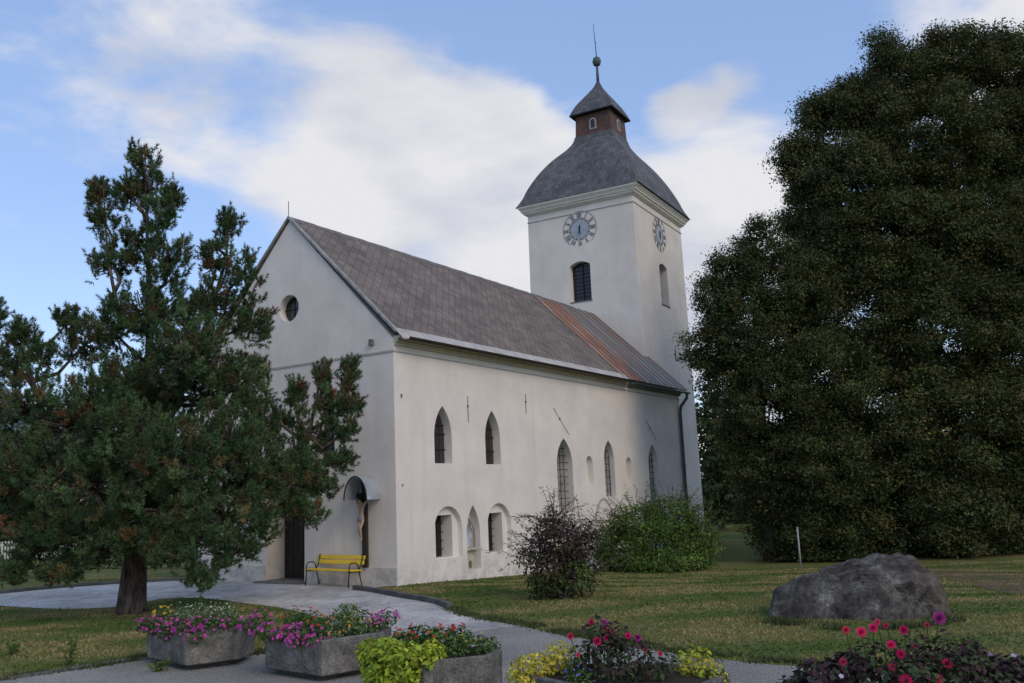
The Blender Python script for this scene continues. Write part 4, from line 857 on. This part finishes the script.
bush(gb, [lob(a, b, c, d, Y+e) for a, b, c, d, e in ((625, 550, 30, 22, 0), (655, 545, 36, 26, -.2), (690, 550, 26, 22, 0), (640, 525, 26, 20, 0), (672, 520, 26, 20, 0), (610, 545, 16, 18, .3), (700, 540, 14, 18, .1), (655, 560, 50, 12, -.3))], 'green_bush', 'wide bright green arching bush against the church wall near the tower', GG, [.3, .35, .2, .15], 420, .10, clump=.16, sprays=420, spraylen=.95)
q = gpt(608, 566); bush(q, [lob(a, b, c, d, float(q[1])) for a, b, c, d in ((600, 535, 16, 16), (612, 520, 10, 12), (598, 550, 14, 16))], 'thin_bush', 'thin twiggy bush between the purple bush and the green bush', [(.07, .075, .035), (.05, .03, .03)], None, 130, .09, clump=.14, sprays=34, spraylen=.8)

# ------------------------------------------------------------------ grass: blades over the nearer lawns (uncountable)
def in_poly(x, y, poly):
    poly = np.array([p[:2] for p in poly]); c = np.zeros(len(x), bool); j = len(poly)-1
    for i in range(len(poly)):
        xi, yi = poly[i]; xj, yj = poly[j]; cond = ((yi > y) != (yj > y)) & (x < (xj-xi)*(y-yi)/(yj-yi+1e-12)+xi); c ^= cond; j = i
    return c
Kx = np.linalg.inv(np.array([[uD[0], v_[0]], [uD[1], v_[1]]]))
def blades(n, x0, x1, y0, y1, h, name, wd=.012, pw=1.0):
    x = RNG.uniform(x0, x1, n); y = y0+(y1-y0)*RNG.random(n)**pw; uv = Kx @ np.array([x-OC[0], y-OC[1]])
    ok = ~in_poly(x, y, asph) & ~in_poly(x, y, pave) & ~((uv[0] > -.1) & (uv[1] > -.05) & (uv[1] < 9) & (uv[0] < 30)); x = x[ok]; y = y[ok]; n = len(x)
    pn = np.array([noise.noise(Vector((a*.42, b*.9, 0))) for a, b in zip(x, y)]); pn2 = np.array([noise.noise(Vector((a*2.1+9, b*2.1, 0))) for a, b in zip(x, y)])
    z = gz(x, y); hh = h*RNG.uniform(.5, 1.3, n)*(1+pn2*.8); a = RNG.uniform(0, 6.28, n); w = wd*RNG.uniform(.7, 1.3, n)*(1+y/30)
    P = np.stack([x, y, z], 1); s_ = np.stack([np.cos(a), np.sin(a), 0*a], 1)*w[:, None]; lean = np.stack([RNG.normal(size=n)*.5*hh, RNG.normal(size=n)*.5*hh, hh], 1)
    v = np.stack([P-s_, P+s_, P+lean], 1).reshape(-1, 3); mixv = np.clip(.46+pn*1.9+pn2*.5+RNG.normal(size=n)*.10, 0, 1)[:, None]
    col = (1-mixv)*np.array([.085, .145, .028])+mixv*np.array([.33, .265, .11]); col = col*np.exp(RNG.normal(size=(n, 1))*.12)
    o = npmesh(name, v, np.arange(len(v)).reshape(-1, 3), M_leaf, None, np.repeat(np.clip(col, 0, 1), 3, axis=0)); o['kind'] = 'stuff'; tagp(o, 'short patchy green and straw coloured grass of the lawns', 'grass'); return o
blades(260000, -16, 22, 11.5, 33, .032, 'grass', pw=1.25)
# coarse edge growth along the path and kerbs
def edge_growth(line, n, h, spread, name, label, cols):
    P = np.array(smooth_line(line, 10)); i = RNG.integers(len(P)-1, size=n); t = RNG.random((n, 1)); p = P[i]*(1-t)+P[i+1]*t+RNG.normal(size=(n, 2))*spread
    x, y = p[:, 0], p[:, 1]; kp = np.array([noise.noise(Vector((a*1.7, b*1.7, 3))) for a, b in zip(x, y)])+RNG.normal(size=n)*.15 > -.02; x = x[kp]; y = y[kp]; n = len(x); z = gz(x, y); hh = h*RNG.uniform(.4, 1.3, n); a = RNG.uniform(0, 6.28, n); Q = np.stack([x, y, z], 1); s_ = np.stack([np.cos(a), np.sin(a), 0*a], 1)*.014
    lean = np.stack([RNG.normal(size=n)*.6*hh, RNG.normal(size=n)*.6*hh, hh], 1); v = np.stack([Q-s_, Q+s_, Q+lean], 1).reshape(-1, 3)
    o = npmesh(name, v, np.arange(len(v)).reshape(-1, 3), M_leaf, None, np.repeat(tint_of(n, cols), 3, axis=0)); o['kind'] = 'stuff'; tagp(o, label, 'grass')
EG = [(.05, .085, .02), (.07, .10, .03), (.11, .10, .045)]
edge_growth([p+np.array([.05, .22]) for p in edge_r], 9000, .065, .12, 'verge_grass', 'longer grass and weeds along the edge of the path before the church lawn', EG)
edge_growth([p+np.array([0, .10]) for p in lawnl_bot], 5000, .08, .10, 'verge_grass', 'longer grass along the low kerb under the pine', EG)
kk = gpt(860, 622); edge_growth([gpt(770, 622)[:2], gpt(830, 628)[:2], gpt(900, 628)[:2], gpt(950, 620)[:2]], 2200, .12, .12, 'verge_grass', 'longer grass round the foot of the boulder', EG)
M_soil = mat('bare_earth', (.12, .075, .048), .95, bump=.8, bscale=20, var=.3, vscale=3)
q = [gpt(x, y) for x, y in ((905, 572), (960, 570), (1024, 574), (1090, 580), (1060, 597), (1000, 592), (950, 580))]
k = MB(); sm = smooth_line([p[:2] for p in q]+[q[0][:2]], 4)[:-1]; k.add([(p[0], p[1], float(gz(p[0], p[1]))+.012) for p in sm], [tuple(range(len(sm)))]); o = k.build('bare_earth', M_soil); o['kind'] = 'structure'

# ------------------------------------------------------------------ planters with flowers
M_conc = mat('exposed_concrete', (.20, .19, .17), .95, bump=.9, bscale=30, spec=.15)
m = M_conc; a = ramp(m, tex_noise(m, 3.2, 9, .75), [(.34, (.06, .057, .05)), (.48, (.14, .135, .12)), (.6, (.21, .20, .18)), (.7, (.32, .30, .27))]); b = ramp(m, tex_noise(m, 48, 4, .7), [(.35, (.55,)*3), (.65, (1.35,)*3)])
st = ramp(m, tex_noise(m, 1.5, 6, .6, mscale=(4, 4, .5)), [(.5, (0,)*3), (.7, (.6,)*3)]); setcol(m, mixc(m, st, mixc(m, 1.0, a, b, 'MULTIPLY'), (.07, .068, .055)))
M_earth = mat('planter_soil', (.035, .026, .018), .95, bump=.6, bscale=30)
def planter(poly, h, label, under=.10):
    """poly: rim outline (x,y) counter-clockwise; hollow, undercut foot"""
    poly = [np.array(p[:2], float) for p in poly]; c = sum(poly)/len(poly); root = empty('planter', (c[0], c[1], .004), label=label, cat='planter', group='concrete flower planters in the foreground')
    P = [p-c for p in poly]; n = len(P)
    def rg(s, z): return [(p[0]*s, p[1]*s, z) for p in P]
    L_ = [rg(.74, 0), rg(.74, .025), rg(.985, .09), rg(1.0, h), rg(.90, h), rg(.88, h-.10)]; vs = [q_ for r_ in L_ for q_ in r_]; fs = [tuple(range(n-1, -1, -1))]
    for i in range(len(L_)-1):
        for k_ in range(n): fs.append((i*n+k_, i*n+(k_+1) % n, (i+1)*n+(k_+1) % n, (i+1)*n+k_))
    fs.append(tuple((len(L_)-1)*n+k_ for k_ in range(n))); MB().add(vs, fs).build('trough', M_conc, root, bevel=.015)
    k = MB(); k.prism([(p[0]*.875, p[1]*.875) for p in P], 2, h-.095, h-.03); k.build('soil', M_earth, root); return c, P
PET5 = []; 
def disc_tpl(npet, lobe=.25, cup=.25):
    n = npet*2; v = [(0, 0, 0)]+[((1 if i % 2 == 0 else 1-lobe)*.5*math.cos(2*math.pi*i/n), (1 if i % 2 == 0 else 1-lobe)*.5*math.sin(2*math.pi*i/n), cup*.5) for i in range(n)]
    return v, [(0, i+1, (i+1) % n+1) for i in range(n)]
def dahlia_tpl(layers=3, n=12):
    v = []; f = []
    for L_ in range(layers):
        r = .5*(1-.25*L_); zt = .10+.13*L_; zb = .03*L_
        for i in range(n):
            a = 2*math.pi*(i+.5*L_)/n; da = math.pi/n*1.05; k = len(v)
            v += [(.06*math.cos(a), .06*math.sin(a), zb), (r*.62*math.cos(a-da), r*.62*math.sin(a-da), zb+.05), (r*math.cos(a), r*math.sin(a), zt), (r*.62*math.cos(a+da), r*.62*math.sin(a+da), zb+.05)]; f.append((k, k+1, k+2, k+3))
    return v, f
def foliage_patch(name, root, c, r, n, size, cols, w=None, up=.5, tpl=LEAF, squash=None):
    P, d_ = blobn(n, c, r); P = np.array(c)+(P-np.array(c))*RNG.random((n, 1))**.35; ok = P[:, 2] > .03; P = P[ok]; d_ = d_[ok]
    v, f = scatter(*tpl, P, frames(d_*.8+RNG.normal(size=P.shape)*.45+np.array([0, 0, up])), size*np.exp(RNG.normal(size=len(P))*.22)); npmesh(name, v, f, M_leaf, root, np.repeat(tint_of(len(P), cols, w, .2), len(tpl[0]), axis=0))
def blossoms(name, root, c, r, n, size, cols, w=None, tpl=None, face=(0, -.5, .7), low=None, many=True):
    tpl = tpl or disc_tpl(5); P, d_ = blobn(n, c, r)
    if low is not None: ok = d_[:, 2] > low; P = P[ok]; d_ = d_[ok]
    P = P+d_*.02; v, f = scatter(*tpl, P, frames(d_*.8+np.array(face)*.6+RNG.normal(size=P.shape)*.25), size*np.exp(RNG.normal(size=len(P))*.15))
    o = npmesh(name, v, f, M_petal, root, np.repeat(tint_of(len(P), cols, w, .15), len(tpl[0]), axis=0))
    if many and len(P) > 100: o['kind'] = 'stuff'
    return o
MAG = [(.48, .06, .36), (.55, .10, .42), (.38, .04, .26), (.50, .08, .22)]
def plant(name, c, label, cat='flowers', group=None): return empty(name, (c[0], c[1], 0), label=label, cat=cat, group=group)
def mound(name, label, spots, fol, blo=None, cat='flowers', tpl=LEAF, fsize=.045, nper=260, up=.5, stems=True, stiff=0):
    """one planting: spots = list of (x,y,z,rx,ry,rz)"""
    c = np.mean([s_[:3] for s_ in spots], axis=0); root = plant(name, c, label, cat); off = np.array([c[0], c[1], 0])
    P = []; Dn = []
    for s_ in spots:
        n_ = int(nper*(s_[3]*s_[4]*s_[5])**(2/3)/.03); p, d_ = blobn(n_, s_[:3], s_[3:]); p = np.array(s_[:3])+(p-np.array(s_[:3]))*RNG.random((n_, 1))**.3; P.append(p); Dn.append(d_)
    P = np.concatenate(P)-off; Dn = np.concatenate(Dn); ok = P[:, 2] > .03; P = P[ok]; Dn = Dn[ok]
    v, f = scatter(*tpl, P, frames(Dn*.8+RNG.normal(size=P.shape)*.45+np.array([0, 0, up])), fsize*np.exp(RNG.normal(size=len(P))*.25)); npmesh('foliage', v, f, M_leaf, root, np.repeat(tint_of(len(P), fol, None, .22), len(tpl[0]), axis=0))
    k = MB()
    for s_ in spots:
        for i in range(4): e_ = np.array(s_[:3])+RNG.normal(size=3)*np.array(s_[3:])*.35-off; k.tube([(e_[0]*.5+(s_[0]-off[0])*.5, e_[1]*.5+(s_[1]-off[1])*.5, max(.42, s_[2]-s_[5]*.9)), e_], .005, 4)
    k.build('stem', M_greenstem, root)['kind'] = 'stuff'
    if blo:
        for nm, cnt, sz, cols, tp, low in blo:
            PP = []; DD = []
            for s_ in spots:
                n_ = max(1, int(cnt/len(spots))); p, d_ = blobn(n_*3, s_[:3], s_[3:]); ok = d_[:, 2] > low; PP.append(p[ok][:n_]); DD.append(d_[ok][:n_])
            PP = np.concatenate(PP)-off; DD = np.concatenate(DD); PP = PP+DD*.025; v, f = scatter(*tp, PP, frames(DD*.8+np.array([-.05, -.45, .45])+RNG.normal(size=PP.shape)*.3), sz*np.exp(RNG.normal(size=len(PP))*.15))
            o = npmesh(nm, v, f, M_petal, root, np.repeat(tint_of(len(PP), cols, None, .15), len(tp[0]), axis=0)); o['kind'] = 'stuff'
    return root
M_greenstem = mat('green_stem', (.05, .08, .02), .7)
H1 = .56
# outlines of the rims
P1 = [(-6.13, 14.95), (-5.12, 13.98), (-4.42, 14.38), (-4.36, 14.95), (-5.15, 15.75), (-5.98, 15.65)]
P2 = [(-3.82, 13.55), (-2.80, 12.74), (-2.03, 13.35), (-1.98, 13.80), (-2.75, 14.55), (-3.65, 14.35)]
P3 = [(-2.05, 11.62), (-1.20, 10.90), (-.42, 11.12), (-.28, 11.55), (-.85, 12.25), (-1.80, 12.20)]
P4 = [(-.01, 9.88), (.65, 9.10), (1.75, 9.05), (2.10, 9.55), (1.55, 10.25), (.35, 10.40)]
P5 = [(2.45, 8.35), (3.1, 7.7), (4.9, 7.8), (5.3, 8.4), (4.7, 9.0), (2.9, 9.0)]
c1, _ = planter(P1, H1, 'leftmost grey concrete planter with undercut foot full of magenta flowers'); c2, _ = planter(P2, H1, 'second concrete planter from the left, with magenta, red and yellow flowers')
c3, _ = planter(P3, H1, 'middle concrete planter with lime green leaves spilling over its left corner'); c4, _ = planter(P4, H1, 'concrete planter at the bottom edge holding yellow foliage and pink dahlias'); c5, _ = planter(P5, .50, 'concrete planter at the bottom right corner hidden under dark leaved dahlias')
GRN = [(.07, .14, .028), (.10, .17, .04), (.055, .095, .025)]; PALE = [(.17, .23, .11), (.23, .27, .15), (.11, .17, .055)]; LIME = [(.32, .40, .035), (.40, .45, .05), (.22, .32, .03)]; YEL = [(.50, .42, .03), (.40, .40, .05), (.58, .50, .08)]; DKP = [(.045, .022, .028), (.065, .032, .038), (.045, .05, .03)]
def along(P, q, n, z, r, inset=.0, jit=.04):
    out = []
    for i in range(n):
        t = (i+.5)/n; p = np.array(P)*(1-t)+np.array(q)*t; out.append((p[0]+RNG.normal()*jit, p[1]+RNG.normal()*jit, z+RNG.normal()*.02, *r))
    return out
five = disc_tpl(5); dah = dahlia_tpl()
# planter 1
mound('petunia', 'magenta petunias trailing over the front of the leftmost planter', along((-6.12, 14.95), (-5.14, 14.08), 5, .60, (.16, .16, .13))+along((-5.14, 14.08), (-4.25, 14.55), 4, .62, (.15, .16, .12))+[(-5.0, 14.02, .50, .14, .08, .12), (-6.2, 14.95, .58, .12, .12, .12), (-5.6, 14.35, .52, .12, .1, .12)], GRN, [('blossom', 250, .052, MAG, five, -.5)])
mound('white_flowers', 'pale feathery foliage plants at the back of the leftmost planter', along((-5.85, 15.4), (-4.7, 15.2), 5, .70, (.20, .22, .16))+along((-5.6, 14.9), (-4.7, 14.9), 3, .70, (.2, .2, .14)), PALE+GRN, [('blossom', 120, .025, [(.6, .6, .5), (.5, .55, .4)], five, .1)], fsize=.035)
mound('marigold', 'small yellow flowers at the left end of the leftmost planter', [(-6.0, 15.25, .72, .13, .12, .10)], GRN, [('blossom', 22, .05, [(.65, .42, .03)], five, .0)])
# between / planter 2
mound('petunia', 'magenta petunias hanging over the left corner of the second planter', along((-3.85, 13.5), (-2.85, 12.78), 5, .60, (.15, .15, .12))+[(-3.98, 13.72, .66, .2, .2, .14), (-4.0, 13.95, .72, .16, .2, .14), (-3.2, 12.95, .53, .12, .09, .11)], GRN, [('blossom', 230, .052, MAG, five, -.5)])
mound('red_salvia', 'green leafy clump with red flowers in the middle of the second planter', [(-3.2, 13.7, .72, .25, .25, .15), (-3.45, 13.9, .72, .2, .2, .16), (-2.95, 13.35, .68, .2, .2, .13)], GRN, [('blossom', 26, .05, [(.50, .03, .02), (.55, .12, .02)], five, .1)])
mound('mixed_flowers', 'bushy green plants with tiny yellow flowers at the right of the second planter', [(-2.65, 13.85, .76, .25, .25, .17), (-2.35, 13.6, .70, .2, .22, .15), (-2.7, 14.15, .74, .2, .2, .16), (-2.85, 13.5, .68, .25, .2, .13), (-2.5, 13.3, .64, .2, .2, .12), (-2.75, 13.1, .60, .18, .16, .10), (-2.3, 13.35, .60, .2, .16, .10)], GRN+PALE, [('blossom', 60, .032, [(.6, .45, .04), (.62, .3, .04)], five, .0)])
mound('petunia', 'pale magenta petunias at the right end of the second planter', [(-2.15, 13.55, .68, .16, .18, .13), (-2.02, 13.7, .7, .14, .16, .13)], GRN, [('blossom', 60, .055, [(.40, .10, .28), (.45, .15, .30)], five, -.1)])
# planter 3: lime leaves spilling to the left front, red and green behind
HEART = ([(0, -.5, 0), (.22, -.32, .03), (.30, -.02, .07), (.1, .34, .03), (0, .5, 0), (-.1, .34, .03), (-.30, -.02, .07), (-.22, -.32, .03)], [(0, 1, 2, 3), (0, 3, 4, 5), (0, 5, 6, 7)])
mound('sweet_potato_vine', 'lime green leafy vine spilling over the left corner of the middle planter', [(-1.72, 11.42, .62, .26, .26, .15), (-1.12, 11.12, .62, .18, .2, .16), (-1.45, 11.15, .60, .24, .22, .16), (-1.95, 11.60, .56, .18, .20, .18), (-1.35, 10.98, .48, .17, .13, .22), (-1.55, 11.12, .40, .22, .13, .25), (-1.75, 11.28, .36, .2, .13, .25), (-1.2, 10.95, .60, .16, .14, .14), (-1.9, 11.45, .40, .13, .13, .22)], LIME, None, cat='plant', fsize=.082, nper=300)
mound('begonia', 'green leafy plants with red flowers at the back of the middle planter', [(-1.35, 11.95, .70, .2, .2, .14), (-1.1, 11.75, .70, .2, .2, .14), (-.85, 11.8, .68, .22, .2, .15), (-1.6, 12.0, .66, .2, .18, .12)], GRN, [('blossom', 46, .05, [(.50, .05, .03), (.45, .09, .05)], five, .1)], fsize=.06)
mound('mixed_flowers', 'low green plants with orange and yellow flowers at the right of the middle planter', [(-.62, 11.45, .64, .24, .2, .13), (-.85, 11.3, .62, .2, .2, .12), (-.45, 11.6, .60, .16, .16, .11)], GRN, [('blossom', 36, .035, [(.62, .40, .04), (.35, .28, .42)], five, .1)])
# planter 4
mound('golden_foliage', 'yellow green foliage at the left of the planter with pink dahlias', [(.10, 10.0, .63, .28, .24, .15), (.38, 10.1, .70, .2, .2, .16), (-.05, 9.85, .52, .18, .16, .16)], YEL, None, cat='plant', fsize=.055, nper=240)
mound('golden_foliage', 'yellow foliage at the right end of the planter with pink dahlias', [(1.78, 9.75, .62, .22, .22, .20), (1.92, 9.55, .50, .16, .2, .2)], YEL+LIME, None, cat='plant', fsize=.055, nper=240)
def dahlias(label, spots, heads, buds=0, colr=None, foliage=None):
    """spots: leafy volumes; heads: (x,y,z,size,colour)"""
    r_ = mound('dahlia', label, spots, foliage or (DKP+[(.05, .085, .028), (.07, .10, .035)]), None, fsize=.062, nper=120); c = np.array([r_.location[0], r_.location[1], 0])
    st_ = MB()
    for x, y, z, s_, col in heads:
        p = np.array([x, y, z])-c; base = np.array([p[0]*.8+RNG.normal()*.04, p[1]*.8+.1, .45]); st_.tube([base, (base+p)/2+RNG.normal(size=3)*.02, p], .006, 5)
        nrm = norm(np.array([[-x*.08+RNG.normal()*.3, -.85, .45+RNG.normal()*.25]])); tp = dahlia_tpl(4, 12); v, f = scatter(*tp, p[None], frames(nrm), s_)
        cl = np.repeat(tint_of(1, [col], None, .08), len(v), axis=0)*RNG.uniform(.85, 1.1, (len(v), 1)); o = npmesh('blossom', v, f, M_petal, r_, np.clip(cl, 0, 1))
        ey = MB().lathe([(.001, 0), (s_*.12, .005), (s_*.10, s_*.10), (.001, s_*.16)], n=8); e_ = ey.build('blossom_eye', M_eye, o); e_.matrix_local = Matrix.Translation(tuple(p+nrm[0]*s_*.08)) @ Vector(tuple(nrm[0])).to_track_quat('Z', 'Y').to_matrix().to_4x4()
    st_.build('flower_stalk', M_greenstem, r_); return r_
M_eye = mat('dahlia_eye', (.05, .01, .012), .8)
PK = (.72, .03, .17); PK2 = (.66, .05, .12); PK3 = (.50, .05, .32)
def hp(px, py, depth, s_, col): q_ = at(px, py, depth); return (q_[0], q_[1], q_[2], s_, col)
heads4 = [hp(591, 622, 9.9, .085, PK), hp(604, 623, 9.85, .10, PK3), hp(597, 641, 9.7, .11, PK), hp(606, 638, 9.7, .07, PK), hp(612, 631, 9.8, .08, PK2), hp(570, 636, 9.9, .09, PK2), hp(628, 636, 9.7, .09, PK), hp(638, 638, 9.7, .09, PK3), hp(605, 630, 9.8, .08, PK), hp(645, 650, 9.6, .06, PK2), hp(660, 654, 9.5, .07, PK2), hp(578, 655, 9.5, .06, PK2)]
dahlias('dark leaved dahlias with pink flowers rising from the planter with yellow foliage', [(.80, 9.85, .95, .17, .18, .22), (.98, 9.8, .92, .16, .16, .2), (.85, 9.75, .78, .24, .22, .24), (1.1, 9.7, .74, .26, .24, .22), (.65, 9.85, .72, .18, .2, .2), (1.35, 9.6, .62, .24, .24, .2), (.9, 9.45, .58, .3, .2, .16)], heads4)
mound('lobelia', 'small green plant with blue flowers between yellow foliage and dahlias', [(.52, 9.75, .62, .15, .15, .16), (.55, 9.5, .56, .15, .15, .12)], GRN, [('blossom', 30, .03, [(.12, .12, .40)], five, .0)])
# planter 5
heads5 = [hp(846, 630, 8.6, .085, PK2), hp(861, 632, 8.6, .11, PK), hp(873, 628, 8.6, .10, PK), hp(877, 622, 8.7, .07, PK), hp(886, 626, 8.7, .07, PK2), hp(904, 630, 8.5, .10, PK), hp(891, 645, 8.4, .10, PK), hp(901, 654, 8.3, .10, PK), hp(939, 618, 8.5, .14, PK3), hp(927, 625, 8.6, .06, PK2), hp(947, 664, 8.2, .11, PK), hp(906, 681, 8.0, .13, PK), hp(892, 667, 8.2, .08, PK2), hp(938, 679, 8.0, .10, PK2), hp(843, 662, 8.3, .08, PK2), hp(915, 646, 8.5, .07, PK2)]
dahlias('dahlias with dark leaves and large pink flowers at the bottom right corner', [(3.5, 8.35, .70, .35, .3, .26), (3.9, 8.3, .74, .32, .3, .30), (3.2, 8.3, .60, .28, .26, .22), (4.0, 8.0, .60, .35, .25, .22), (3.6, 7.95, .52, .4, .22, .2), (4.1, 8.55, .74, .18, .2, .24), (3.2, 8.45, .80, .3, .26, .24), (3.6, 8.5, .86, .3, .25, .22), (3.95, 8.5, .84, .26, .22, .24), (3.4, 8.1, .74, .3, .2, .2)], heads5)
mound('purple_vine', 'dark purple leafed vine at the left of the bottom right planter', [(2.42, 8.45, .58, .2, .22, .16), (2.6, 8.1, .5, .2, .2, .16), (2.72, 8.55, .68, .28, .26, .18), (2.55, 8.35, .60, .22, .2, .16), (3.0, 8.6, .74, .22, .22, .16), (2.85, 8.2, .6, .25, .2, .16), (3.15, 8.15, .50, .2, .2, .15)], DKP, [('blossom', 9, .05, [(.50, .42, .55)], five, .3)], cat='plant', fsize=.085, nper=210)
mound('purple_vine', 'dark purple leafed vine with pale blooms at the right of the bottom right planter', [(4.40, 8.45, .68, .25, .25, .16), (4.8, 8.4, .66, .26, .25, .16), (5.15, 8.35, .64, .2, .25, .15)], DKP, [('blossom', 10, .055, [(.50, .42, .58)], five, .3)], cat='plant', fsize=.085, nper=210)
mound('golden_foliage', 'lime leaves at the bottom edge of the bottom right planter', [(2.75, 7.95, .45, .16, .16, .14), (3.45, 7.75, .48, .16, .14, .13), (4.2, 7.72, .55, .2, .14, .16), (4.6, 7.8, .54, .18, .15, .15)], LIME, None, cat='plant', tpl=HEART, fsize=.09, nper=150)
# weeds
def weed(px, py, h, label):
    g_ = gpt(px, py); r_ = plant('weed', g_, label, 'weed'); P = []; k = MB()
    for i in range(7):
        e_ = np.array([RNG.normal()*.12, RNG.normal()*.12, h*RNG.uniform(.6, 1)]); k.tube([(0, 0, 0), e_*[.4, .4, .6], e_], .005, 4)
        for t in np.linspace(.2, 1, 12): P.append(e_*[t*t, t*t, t]+RNG.normal(size=3)*.03)
    k.build('stem', M_greenstem, r_); P = np.array(P); v, f = scatter(*LEAF, P, frames(RNG.normal(size=P.shape)+np.array([0, 0, .5])), .075); npmesh('foliage', v, f, M_leaf, r_, np.repeat(tint_of(len(P), [(.09, .14, .03), (.12, .16, .05)]), 4, axis=0))
weed(70, 668, .5, 'tall light green weed on the lawn edge at the lower left'); weed(12, 655, .25, 'small light green weed at the left edge of the lawn'); weed(158, 672, .18, 'low leafy weed at the foot of the leftmost planter')

# ------------------------------------------------------------------ far left and far right: fence, houses, road, hills
M_white = mat('white_paint', (.62, .61, .58), .6, var=.08); M_house = mat('house_render', (.58, .54, .47), .9, var=.08, vscale=1); M_tile = mat('roof_tile', (.16, .075, .05), .85, var=.3, vscale=3); M_tileg = mat('roof_tile_grey', (.12, .115, .11), .85, var=.3, vscale=3)
def picket(p0, p1, label, h=1.0, step=.16):
    p0 = np.array(p0); p1 = np.array(p1); L_ = float(np.linalg.norm(p1-p0)); b = p0; r_ = empty('picket_fence', (p0[0], p0[1], 0), math.atan2(p1[1]-p0[1], p1[0]-p0[0]), label=label, cat='fence'); k = MB(); x = 0
    while x < L_: k.prism([(x, .08), (x+.09, .08), (x+.09, h-.06), (x+.045, h), (x, h-.06)], 1, -.012, .012); x += step
    k.build('pickets', M_white, r_)
    for z in (.3, .75): MB().box((0, .014, z), (L_, .05, z+.08)).build('rail', M_white, r_)
    x = 0
    while x < L_+.1: MB().box((x-.05, .052, -.2), (x+.05, .15, h+.05)).build('post', M_white, r_); x += 2.4
picket(at(-30, 560, 47)[:2], at(110, 560, 47)[:2], 'pale picket fence on the far side of the lawn left of the pine trunk')
def house(px, depth, w, d_, h, rh, label, rot=0, roofm=None):
    c = at(px, 500, depth); r_ = empty('house', (c[0], depth, -.2 if depth < 40 else float(gz(c[0], depth))), R(rot), label=label, cat='house')
    MB().prism([(-d_/2, 0), (d_/2, 0), (d_/2, h), (0, h+rh-.15), (-d_/2, h)], 0, -w/2, w/2).build('wall', M_house, r_)
    k = MB()
    for s_ in (-1, 1): k.add([(-w/2-.4, s_*(d_/2+.5), h-.35), (w/2+.4, s_*(d_/2+.5), h-.35), (w/2+.4, 0, h+rh), (-w/2-.4, 0, h+rh), (-w/2-.4, s_*(d_/2+.5), h-.15), (w/2+.4, s_*(d_/2+.5), h-.15), (w/2+.4, 0, h+rh+.2), (-w/2-.4, 0, h+rh+.2)], [(3, 2, 1, 0), (4, 5, 6, 7), (0, 1, 5, 4), (1, 2, 6, 5), (2, 3, 7, 6), (3, 0, 4, 7)])
    rf = k.build('roof', roofm or M_tile, r_); MB().box((w*.2, -.3, h+rh-.6), (w*.2+.6, .3, h+rh+.9)).build('chimney', M_house, rf)
    for fl in range(int(h//2.7)):
        for i in range(3):
            x = -w/2+w*(i+.5)/3; z = .9+fl*2.8; f_ = MB().box((x-.55, -d_/2-.06, z), (x+.55, -d_/2-.002, z+1.3)).build('window', M_white, r_); MB().box((x-.45, -d_/2-.08, z+.1), (x+.45, -d_/2-.062, z+1.2)).build('pane', M_glass, f_)
house(40, 95, 13, 9, 5.4, 3.0, 'pale house with red tiled roof seen through the pine at the far left', 12)
house(165, 110, 12, 9, 5.4, 3.2, 'pale house with grey roof far behind the pine trunk', -8, M_tileg)
house(1040, 100, 14, 9, 5.6, 3.0, 'pale house beyond the road at the right edge', -10, M_tileg)
q = [at(880, 560, 52), at(1200, 560, 46), at(1200, 560, 52), at(880, 560, 59)]; k = MB(); k.add([(p[0], p[1], -.728+.02) for p in q], [(0, 1, 2, 3)]); o = k.build('road', M_pave); o['kind'] = 'structure'
# yellow flowering shrub in the far garden
q = at(118, 548, 45); bush((q[0], q[1], 0), [((q[0], q[1], 1.2), (.7, .6, .6)), ((q[0]+.4, q[1], .7), (.6, .6, .6))], 'flowering_shrub', 'yellow flowering shrub beside the picket fence behind the pine', [(.40, .34, .03), (.10, .13, .03)], None, 120, .12)
# hills far off to the left
M_hill = mat('hazy_wooded_hill', (.13, .17, .21), 1.0, var=.2, vscale=.01, spec=0)  # pale bluish base colour has the distance haze painted in; no air is built
k = MB(); n = 60; xs = np.linspace(-3200, 400, n)
def hz(x): return 40+420*math.exp(-((x+1560)/420)**2)+260*math.exp(-((x+2400)/500)**2)+150*math.exp(-((x+700)/500)**2)+25*math.sin(x*.021)+12*math.sin(x*.057)
vs = []; fs = []; rows = [(0, 0), (300, .45), (620, .85), (900, 1.0), (1500, .7), (2300, 0)]
for dy, s_ in rows:
    for x in xs: vs.append((x*(1+dy/2800), 2600+dy-abs(x)*.25, -2+hz(x)*s_*(1+.08*math.sin(x*.013+dy))))
for i in range(len(rows)-1):
    for j in range(n-1): fs.append((i*n+j, i*n+j+1, (i+1)*n+j+1, (i+1)*n+j))
o = k.add(vs, fs).build('hills', M_hill, smooth=True); o['kind'] = 'structure'
